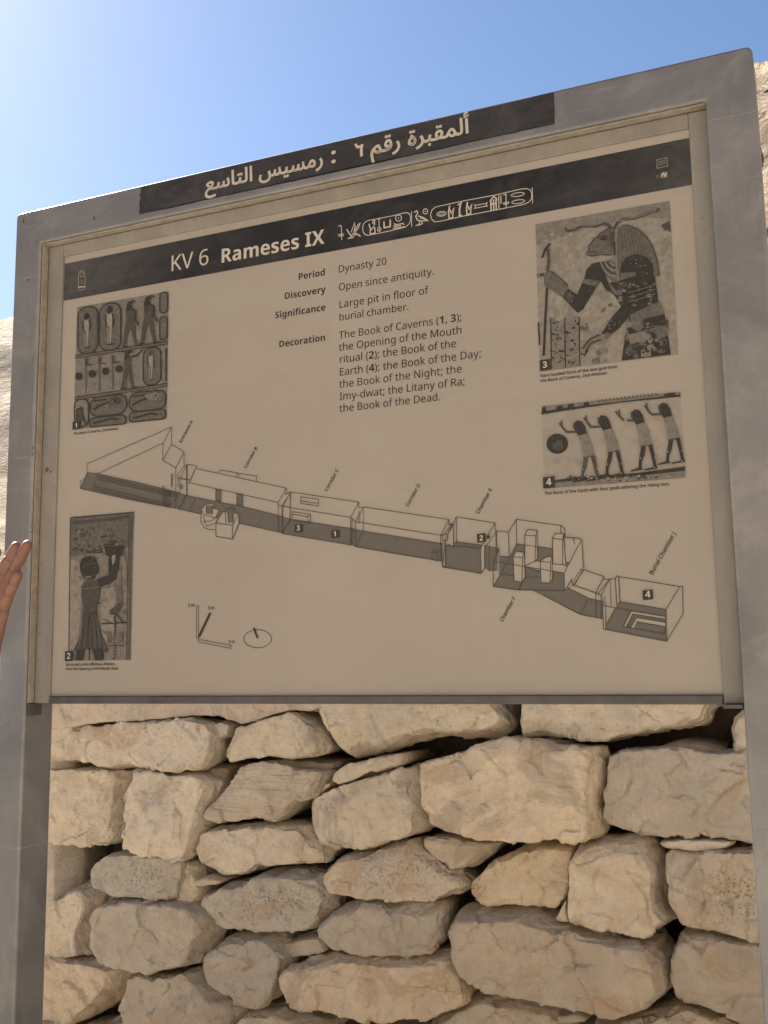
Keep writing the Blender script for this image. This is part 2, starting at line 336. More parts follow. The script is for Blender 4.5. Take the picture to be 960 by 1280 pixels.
# ------------------------------------------------------------------ the dry stone wall: every stone traced, real size and depth
WY = 1.0
wall = thing('dry_stone_wall', 'dry stone wall of rough pale limestone blocks behind the information sign', 'stone wall', (.3, WY + .3, 0)); wall['kind'] = 'thing'
def resample(pts, n):
    L = [0]
    for i in range(len(pts)): L.append(L[-1] + (pts[(i + 1) % len(pts)] - pts[i]).length)
    out = []; j = 0
    for k in range(n):
        d = L[-1] * k / n
        while L[j + 1] < d: j += 1
        s = (d - L[j]) / max(1e-9, L[j + 1] - L[j]); out.append(pts[j].lerp(pts[(j + 1) % len(pts)], s))
    return out
def smooth_loop(p, it):
    for _ in range(it):
        n = len(p); p = [p[i] * .5 + (p[i - 1] + p[(i + 1) % n]) * .25 for i in range(n)]
    return p
NS = [0]
def make_stone(pts, y0, ins, mt, tint, depth=.30, edge=None, bulge=.004, rough=1.0, label=None, name='stone', fine=True):
    """pts: outline as (x, z) in metres on the wall's face; ins: how far the flat face sits inside the outline (left, top, right, bottom)."""
    NS[0] += 1; sd = Vector((NS[0] * 3.7, NS[0] * 1.3, NS[0] * 7.1))
    pts = [Vector(p) for p in pts]
    per = sum((pts[i] - pts[i - 1]).length for i in range(len(pts)))
    n = max(48, min(260, int(per / (.009 if fine else .018))))
    pts = resample(pts, n)
    x0 = min(p.x for p in pts); x1 = max(p.x for p in pts); z0 = min(p.y for p in pts); z1 = max(p.y for p in pts)
    wd, ht = x1 - x0, z1 - z0; size = min(wd, ht)
    c0 = sum(pts, Vector((0, 0))) / n
    jit = []
    for i, p in enumerate(pts):
        q = Vector((p.x, 0, p.y)) + sd
        a = noise.noise(q * 14) * .004 + noise.noise(q * 32) * .0042 + noise.noise(q * 75) * .0038 + noise.noise(q * 150) * .0022
        d = (p - c0); d = d / max(d.length, 1e-6)
        jit.append(p + d * a * rough)
    pts = jit
    l, t, r, b = [v * .28 if v <= .08 else v * .72 for v in ins]
    face = [Vector((x0 + wd * (l + (p.x - x0) / wd * (1 - l - r)), z0 + ht * (b + (p.y - z0) / ht * (1 - t - b)))) for p in pts]
    cf = sum(face, Vector((0, 0))) / n
    if edge is None: edge = max(.035, min(.11, size * .36))
    # a few flat breaks knocked off the block's edges
    cuts = []
    for _ in range(random.randint(2, 4)):
        an = random.uniform(0, 2 * math.pi); d = Vector((math.cos(an), math.sin(an)))
        sup = max((p - cf).dot(d) for p in face)
        cuts.append((d, sup * random.uniform(.74, .98), random.choice((.22, .4, .7, 1.0))))
    bm = bmesh.new(); rings = []
    tx, tz = random.uniform(-.06, .06), random.uniform(-.06, .03)
    def put(ring, yf, amt):
        row = []
        for p in ring:
            y = yf
            if amt > .9:
                for d_, o_, k_ in cuts:
                    yc = k_ * ((p - cf).dot(d_) - o_)
                    if yc > y: y = min(yc, y + .05)
            row.append(bm.verts.new((p.x, y0 + y + (tx * (p.x - cf.x) + tz * (p.y - cf.y)) * amt, p.y)))
        rings.append(row)
    put([c0 + (p - c0) * .80 for p in pts], depth, 0)
    put([c0 + (p - c0) * .95 for p in pts], edge + (depth - edge) * .35, .2)
    put(pts, edge, .5)
    put([pts[i].lerp(face[i], .5) for i in range(n)], edge * .48, .7)
    for s in (1, .9, .75, .55, .3): put([cf + (f - cf) * s for f in face], -bulge * (1 - s * s), 1.0)
    for a_, bb_ in zip(rings, rings[1:]):
        for i in range(n): bm.faces.new((a_[i], a_[(i + 1) % n], bb_[(i + 1) % n], bb_[i]))
    bm.faces.new(rings[-1]); bm.faces.new(rings[0][::-1])
    bmesh.ops.triangulate(bm, faces=[f for f in bm.faces if len(f.verts) > 4])
    bmesh.ops.recalc_face_normals(bm, faces=bm.faces)
    me0 = bpy.data.meshes.new('rough'); bm.to_mesh(me0); bm.free()
    o0 = bpy.data.objects.new('rough', me0); C.objects.link(o0)
    rm = o0.modifiers.new('r', 'REMESH'); rm.mode = 'VOXEL'; rm.voxel_size = .0052 if fine else .014
    bpy.context.view_layer.update(); dg = bpy.context.evaluated_depsgraph_get()
    me = bpy.data.meshes.new_from_object(o0.evaluated_get(dg)); me.materials.clear(); bpy.data.objects.remove(o0)
    me.name = name
    sz = min(1, size / .15) * rough
    nrm = [v.normal.copy() for v in me.vertices]
    for v, nv in zip(me.vertices, nrm):
        if v.co.y > y0 + edge * 1.6: continue
        q = v.co + sd
        h = noise.noise(q * 6) * .005 + noise.noise(q * 14) * .0045 + noise.noise(q * 30) * .0042 + noise.noise(q * 62) * .0032 + noise.noise(q * 130) * .0022
        h += abs(noise.noise(q * 17 + Vector((4, 4, 4)))) * -.006
        if fine:      # flakes: each patch of the face breaks at its own slight angle
            for fs, fa in ((8.0, .13), (21.0, .20)):
                w_ = q + noise.noise_vector(q * 13) * .02
                c1 = noise.voronoi(w_ * fs)[1][0] / fs
                hv = noise.noise_vector(c1 * 91.7 + Vector((.3, .7, .1)))
                h += max(-.008, min(.008, (w_ - c1).dot(hv) * fa * 2 + hv.y * .005))
        chip = max(0, noise.noise(q * 9 + Vector((9, 0, 0))) - .30) * -.05
        k = .62 if v.co.y < y0 + edge * .35 else .40
        v.co += nv * ((h * k + chip * .6) * sz)
    for p_ in me.polygons: p_.use_smooth = True
    o = link(name, me, wall, mt)
    me.set_sharp_from_angle(angle=R(30))
    vr = random.uniform(.94, 1.04); wm = random.uniform(-.03, .035); o.color = (tint[0] * vr * (1 + wm * .45), tint[1] * vr, tint[2] * vr * (1 - wm), 1)
    if label: o['label'] = label
    return o
def Lz(p): return (p[0] / 2, 860 + p[1] / 2)
def Rz(p): return (480 + p[0] / 2, 860 + p[1] / 2)
W1, W2, G1, D1 = (1.05, 1.03, 1.0), (1.0, .985, .97), (.90, .91, .92), (.80, .77, .74)  # D1 puts shade into the tint of the set-back stones
ST = []   # (left-zoom outline, right-zoom outline after it, insets, y offset, material, tint, label)
def S(l, r, ins=(.05, .06, .06, .05), dy=0, mt='stone', tint=W2, label=None, **kw):
    px = [Lz(p) for p in l] + [Rz(p) for p in r]
    pts = [(P(x, y, WY + dy).x, P(x, y, WY + dy).z) for x, y in px]
    if sum(a[0] * b[1] - b[0] * a[1] for a, b in zip(pts, pts[1:] + pts[:1])) < 0: pts = pts[::-1]
    return make_stone(pts, WY + dy + random.uniform(-.012, .012), ins, M[mt], tint, label=label, **kw)
S([(-60,98),(60,100),(120,102),(200,97),(330,86),(480,76),(530,84),(546,108),(545,150),(522,190),(490,211),(420,213),(330,203),(250,208),(232,193),(190,185),(120,198),(-60,200)], [], (.02,.02,.05,.10), 0, 'stone', W1)
S([(585,105),(650,85),(735,58),(765,72),(790,100),(812,150),(795,172),(730,178),(640,175),(570,186),(556,168),(575,130)], [], (.04,.03,.14,.08), 0, 'stone', W1)
S([(533,90),(555,84),(578,94),(572,118),(547,126),(537,112)], [], (.1,.1,.1,.1), .02)
S([(785,58),(795,95),(815,140),(835,172),(860,187),(930,168)], [(0,162),(60,141),(120,128),(200,131),(260,133),(290,122),(312,95),(280,55),(262,0),(262,-60),(-100,-60),(-174,30)], (.03,.02,.08,.20), 0, 'stone', W1)
S([(0,205),(120,205),(200,201),(260,207),(322,210),(328,232),(318,300),(298,396),(270,403),(160,397),(110,402),(0,402)], [], (.02,.04,.17,.04), 0, 'stone', W2, edge=.12)
S([(332,204),(400,211),(500,214),(537,236),(531,270),(503,340),(492,390),(475,426),(440,438),(340,416),(303,400),(307,330),(312,270)], [], (.03,.05,.13,.04), -.01, 'stone', W1, edge=.10)
S([(575,232),(600,202),(640,186),(700,181),(740,205),(800,208),(812,212),(800,245),(790,268),(740,288),(718,312),(690,336),(620,341),(540,341),(503,326),(520,295)], [], (.04,.05,.05,.08), 0, 'stone_layer', W2)
S([(690,182),(760,178),(838,184),(842,200),(810,216),(760,214),(715,205)], [], (.1,.2,.1,.1), .06, 'stone_grey', D1)
S([(498,207),(530,190),(580,196),(568,228),(520,226)], [], (.05,.3,.1,.05), .07, 'stone_grey', D1)
S([(818,236),(825,215),(870,190),(930,172)], [(0,168),(45,163),(52,182),(40,196),(0,208),(-60,225),(-110,240)], (.04,.05,.12,.05), 0)
S([(786,272),(812,232),(830,240),(805,264)], [], (.1,.1,.1,.1), .02)
S([(758,294),(790,272),(830,250)], [(0,210),(60,201),(82,197),(94,230),(106,350),(90,370),(0,392),(-60,412),(-120,411),(-170,380),(-195,340)], (.03,.06,.13,.04), 0, 'stone', W2, edge=.10)
S([(500,362),(560,348),(640,346),(700,345),(762,346),(792,375),(812,410),(800,442),(740,450),(650,452),(590,476),(540,479),(505,456),(487,400)], [], (.04,.10,.14,.08), 0, 'stone', W2)
S([(225,440),(258,416),(330,412),(400,430),(440,437),(445,470),(440,515),(432,538),(330,529),(260,523),(225,500),(219,465)], [], (.05,.08,.04,.06), -.01, 'stone_lichen', G1, 'stone with a grey lichen patch')
S([(430,436),(470,436),(492,450),(503,480),(507,520),(490,547),(430,540)], [], (.05,.1,.3,.1), .03, 'stone', W2)
S([(473,486),(510,470),(552,481),(545,493),(490,497)], [], (.05,.2,.05,.1), 0)
S([(498,520),(540,496),(600,490),(640,465),(730,459),(795,480),(828,520),(822,570),(790,606),(740,616),(620,613),(560,601),(500,572),(486,545)], [], (.05,.16,.12,.06), -.01, 'stone_lichen', G1, 'pitted stone with dark specks')
S([(0,430),(115,426),(180,430),(216,470),(120,516),(0,520)], [], (.05,.1,.3,.1), .14, 'stone_grey', D1)
S([(0,535),(60,538),(120,515),(180,490),(230,474),(247,510),(236,560),(216,620),(226,680),(110,682),(0,682)], [], (.02,.24,.22,.04), .01, 'stone', W2, edge=.12)
S([(235,541),(290,526),(400,531),(480,545),(517,570),(516,620),(500,670),(480,700),(370,724),(300,711),(240,691),(217,650),(214,580)], [], (.05,.10,.16,.08), -.02, 'stone_grey', W2, edge=.10)
S([(503,660),(560,625),(660,614),(692,640),(716,670),(711,700),(690,770),(650,806),(590,801),(540,771),(500,736),(497,690)], [], (.06,.14,.12,.06), -.01, 'stone_grey', G1)
S([(699,640),(760,620),(800,614),(818,655),(770,672),(715,679)], [], (.06,.25,.1,.08), .03, 'stone_grey', W2)
S([(793,585),(840,550),(900,530)], [(0,534),(60,533),(140,540),(152,560),(146,600),(130,656),(60,673),(0,673),(-100,671),(-140,651),(-166,620)], (.04,.26,.06,.06), 0, 'stone_grey', G1)
S([(798,460),(840,425),(900,405)], [(0,394),(60,384),(110,420),(170,470),(204,501),(180,521),(120,549),(0,536),(-60,531),(-140,520),(-163,490)], (.03,.16,.10,.05), -.01, 'stone_lichen', W2)
S([(0,686),(130,680),(240,690),(312,710),(301,760),(240,811),(190,846),(40,900),(0,900)], [], (.03,.04,.20,.05), 0, 'stone', (1.0,.93,.86))
S([(318,720),(400,722),(480,711),(540,760),(590,815),(580,900),(310,900),(304,810)], [], (.04,.04,.22,.03), .01, 'stone_grey', W2)
S([(698,710),(760,685),(860,664)], [(0,672),(80,671),(160,665),(190,710),(202,745),(201,800),(110,831),(0,839),(-240,800),(-259,750)], (.03,.20,.06,.04), -.01, 'stone', (.98,.93,.89))
S([(556,860),(600,815),(690,808),(760,835),(810,850),(800,900),(560,900)], [], (.05,.2,.1,.05), .02, 'stone_grey', W2)
S([(190,870),(300,820),(400,845),(420,910),(190,910)], [], (.05,.2,.1,.05), .06, 'stone_grey', D1)
S([], [(334,-60),(334,132),(400,135),(480,141),(550,146),(600,131),(700,114),(796,94),(815,60),(842,40),(842,-60)], (.03,.02,.08,.10), 0, 'stone', W1, edge=.12)
S([], [(870,72),(905,55),(960,60),(1010,62),(1010,160),(875,161),(863,100)], (.1,.1,.02,.03), .03, 'stone', W2)
S([], [(266,-20),(330,-20),(329,118),(300,122),(312,95)], (.1,.1,.1,.1), .10, 'stone_grey', D1)
S([], [(88,190),(130,180),(200,164),(240,140),(310,126),(400,134),(490,149),(540,151),(546,180),(541,370),(520,386),(430,384),(330,386),(240,381),(150,371),(104,350),(88,300)], (.03,.05,.10,.04), -.03, 'stone', (1.12,1.07,1.0), 'largest smooth cream block', edge=.10)
S([], [(556,170),(600,155),(700,150),(800,157),(915,160),(1010,165),(1010,392),(900,383),(760,376),(640,376),(560,346),(544,320),(549,220)], (.04,.03,.02,.06), 0, 'stone_grey', (1.02,.99,.95))
S([], [(665,158),(720,134),(800,134),(865,158),(800,164)], (.1,.3,.1,.05), .06, 'stone_grey', D1)
S([], [(98,376),(160,374),(230,385),(292,390),(262,420),(222,451),(180,461),(130,431),(104,405)], (.05,.05,.3,.10), .03, 'stone_layer', W2)
S([], [(208,490),(240,450),(330,402),(400,390),(472,395),(463,470),(456,520),(430,556),(330,546),(250,553),(213,530)], (.04,.12,.07,.04), 0, 'stone', (.98,.93,.87))
S([], [(465,402),(520,385),(600,378),(650,380),(682,420),(700,500),(705,560),(735,585),(680,627),(600,616),(500,591),(461,586),(459,480)], (.03,.10,.17,.03), -.02, 'stone', W1, edge=.10)
S([], [(422,582),(456,528),(467,592)], (.1,.1,.1,.1), .0)
S([], [(688,386),(760,375),(882,384),(872,400),(800,413),(700,402)], (.05,.1,.1,.1), .0)
S([], [(693,416),(720,403),(800,410),(1010,398),(1010,640),(900,626),(800,606),(745,591),(715,552),(699,490)], (.05,.05,.02,.07), -.01, 'stone_lichen', W2)
S([], [(652,384),(690,386),(706,410),(695,432),(665,412)], (.1,.1,.1,.1), .09, 'stone_grey', D1)
S([], [(144,600),(170,570),(240,554),(330,555),(400,575),(450,590),(600,621),(690,641),(715,690),(727,760),(692,801),(620,831),(500,816),(440,796),(330,781),(230,756),(185,711),(150,660)], (.06,.17,.10,.06), -.03, 'stone_grey', (1.0,.96,.93), 'long rough grey block', edge=.12)
S([], [(713,662),(740,620),(790,607),(940,630),(1020,645),(1020,900),(880,832),(800,801),(730,761),(711,720)], (.06,.10,.02,.06), -.01, 'stone_grey', (.96,.94,.93))
S([], [(98,845),(180,796),(240,764),(330,782),(430,801),(472,842),(465,920),(90,920)], (.08,.22,.1,.05), .02, 'stone_grey', W2)
S([], [(426,818),(480,804),(522,832),(430,842)], (.1,.2,.1,.1), .03, 'stone_grey', W2)
S([], [(518,840),(640,834),(740,800),(800,810),(900,842),(1020,905),(1020,960),(510,960)], (.05,.10,.02,.05), .0, 'stone_grey', W2)
# the lime mortar bedding smeared along the top course
S([(-60,-80),(560,-80),(900,-80),(905,36),(880,44),(845,34),(790,58),(765,66),(735,56),(660,74),(600,92),(570,84),(540,72),(480,74),(330,84),(200,95),(120,104),(-60,106)], [], (.01,.02,.02,.03), -.012, 'mortar', W2, 'lime mortar smeared along the top course', name='mortar_bed', edge=.06, bulge=0, rough=.55)
# the courses the sign and the frame edge hide: same stones, plainly coursed
random.seed(21)
def filler(x0, x1, z0, z1):
    z = z0; rowsn = max(1, round((z1 - z0) / .28)); h = (z1 - z0) / rowsn
    for k in range(rowsn):
        x = x0
        while x < x1 - .08:
            wd = random.uniform(.34, .58)
            if x + wd > x1 - .2: wd = x1 - x
            g = .008; a, b_, c_, d = x + g, x + wd - g, z + g, z + h - g
            pts = []
            for (px, pz) in ((a, c_), ((a + b_) / 2, c_), (b_, c_), (b_, (c_ + d) / 2), (b_, d), ((a + b_) / 2, d), (a, d), (a, (c_ + d) / 2)):
                pts.append((px + random.uniform(-.018, .018), pz + random.uniform(-.016, .016)))
            make_stone(pts, WY + random.uniform(-.02, .03), tuple(random.uniform(.03, .14) for _ in range(4)), M[random.choice(['stone', 'stone_grey', 'stone'])], random.choice([W1, W2, G1]), fine=False)
            x += wd
        z += h
filler(-1.75, 2.15, 0.0, .56)
filler(-1.75, -.80, .56, 1.68)
filler(1.24, 2.15, .56, 1.68)
filler(-.80, 1.24, 1.545, 1.68)
def wall_core():
    bm = bmesh.new(); box(bm, -1.72, 2.12, WY + .29, WY + .75, 0, 1.66)
    bmesh.ops.subdivide_edges(bm, edges=bm.edges[:], cuts=24, use_grid_fill=True)
    for v in bm.verts: v.co += noise.noise_vector(v.co * 5) * .03
    bm_obj('rubble_core', bm, M['earth'], wall, True)
    bm = bmesh.new(); box(bm, -1.78, 2.18, WY + .02, WY + .80, 1.665, 1.73)
    bmesh.ops.subdivide_edges(bm, edges=bm.edges[:], cuts=40, use_grid_fill=True)
    for v in bm.verts: v.co += noise.noise_vector(v.co * 4) * .025 + noise.noise_vector(v.co * 14) * .012
    o = bm_obj('mortar_cap', bm, M['mortar'], wall, True); o.color = (.95, .92, .9, 1)
wall_core()

# ------------------------------------------------------------------ the information sign
sign = thing('information_sign', 'tall grey metal information sign with a cream printed panel and a dark Arabic nameplate', 'information sign', (.575, 0, 0))
FY, BY = -.020, .056
XL0, XL1, XR0, XR1 = -.1005, -.0385, 1.1768, 1.2452
ZH0, ZH1 = Z0 + .8490, Z0 + .9185
def frame():
    bm = bmesh.new()
    rc = .010; outer = []
    for (cx, cz, a0) in ((XR1 - rc, ZH1 - rc, 0), (XL0 + rc, ZH1 - rc, 90)):
        for k in range(5): outer.append((cx + rc * math.cos(R(a0 + k * 22.5)), cz + rc * math.sin(R(a0 + k * 22.5))))
    loop = [(XR0, -.25), (XR1, -.25)] + outer + [(XL0, -.25), (XL1, -.25), (XL1, ZH0), (XR0, ZH0)]
    f = [bm.verts.new((x, FY, z)) for x, z in loop]; b = [bm.verts.new((x, BY, z)) for x, z in loop]
    n = len(loop); bm.faces.new(f); bm.faces.new(b[::-1])
    for i in range(n): bm.faces.new((f[i], b[i], b[(i + 1) % n], f[(i + 1) % n]))
    bmesh.ops.recalc_face_normals(bm, faces=bm.faces)
    sharp = [e for e in bm.edges if (abs(e.verts[0].co.y - e.verts[1].co.y) < 1e-6) or e.verts[0].co.x in (XL1, XR0) or abs(e.verts[0].co.z - ZH0) < 1e-5]
    bmesh.ops.bevel(bm, geom=sharp, offset=.005, segments=3, profile=.5, affect='EDGES')
    o = bm_obj('post_frame', bm, M['paint'], sign)
    for p in o.data.polygons: p.use_smooth = len(p.vertices) == 4 and p.area < .02
    return o
fr = frame()
def ring_frame(name, x0, x1, z0, z1, wl, wt, wr, wb, y0, y1, mt, bev=.0012, parent=sign):
    bm = bmesh.new()
    box(bm, x0, x0 + wl, y0, y1, z0, z1); box(bm, x1 - wr, x1, y0, y1, z0, z1)
    box(bm, x0 + wl + .0003, x1 - wr - .0003, y0, y1, z1 - wt, z1)
    if wb: box(bm, x0 + wl + .0003, x1 - wr - .0003, y0, y1, z0, z0 + wb)
    bevel(bm, bev, 2)
    return bm_obj(name, bm, mt, parent)
ring_frame('inner_trim', -.0345, 1.1764, Z0 - .0125, Z0 + .8455, .0345, .0235, .0264, 0, 0.0, .030, M['trim'])
bm = bmesh.new(); box(bm, .0006, 1.1494, -.0035, .030, Z0 - .0135, Z0 - .0006); bevel(bm, .0016, 2); rail = bm_obj('bottom_rail', bm, M['rail'], sign)
bm = bmesh.new(); box(bm, XL1 + .0004, XR0 - .0004, .012, .034, Z0 - .0120, ZH0 - .0004); bm_obj('gap_seal', bm, M['gap'], sign)
bm = bmesh.new(); box(bm, XL1 + .001, XR0 - .001, .0345, .050, Z0 - .0135, ZH0 - .001); bevel(bm, .002); bm_obj('back_sheet', bm, M['paint'], sign)
for (x0, x1, z0, z1) in ((XL1 + .0008, XL1 + .0045, Z0 - .034, Z0 - .0130), (1.150, 1.1755, Z0 - .0185, Z0 - .0130)):
    bm = bmesh.new(); box(bm, x0, x1, -.014, .02, z0, z1); bevel(bm, .0008); bm_obj('bracket', bm, M['rail'], sign)
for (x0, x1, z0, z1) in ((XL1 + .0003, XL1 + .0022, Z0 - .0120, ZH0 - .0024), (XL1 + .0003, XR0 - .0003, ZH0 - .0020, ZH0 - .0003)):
    bm = bmesh.new(); box(bm, x0, x1, -.0142, .0115, z0, z1); bevel(bm, .0006, 1); bm_obj('reveal_bounce_strip', bm, M['bounce_tan'], sign)  # added strips; their pale colour stands in for panel bounce on the reveal
PY = .0040
bm = bmesh.new(); box(bm, -.002, 1.152, PY, .0115, Z0 - .0004, Z0 + .8235); panel = bm_obj('printed_panel', bm, M['panel'], sign)

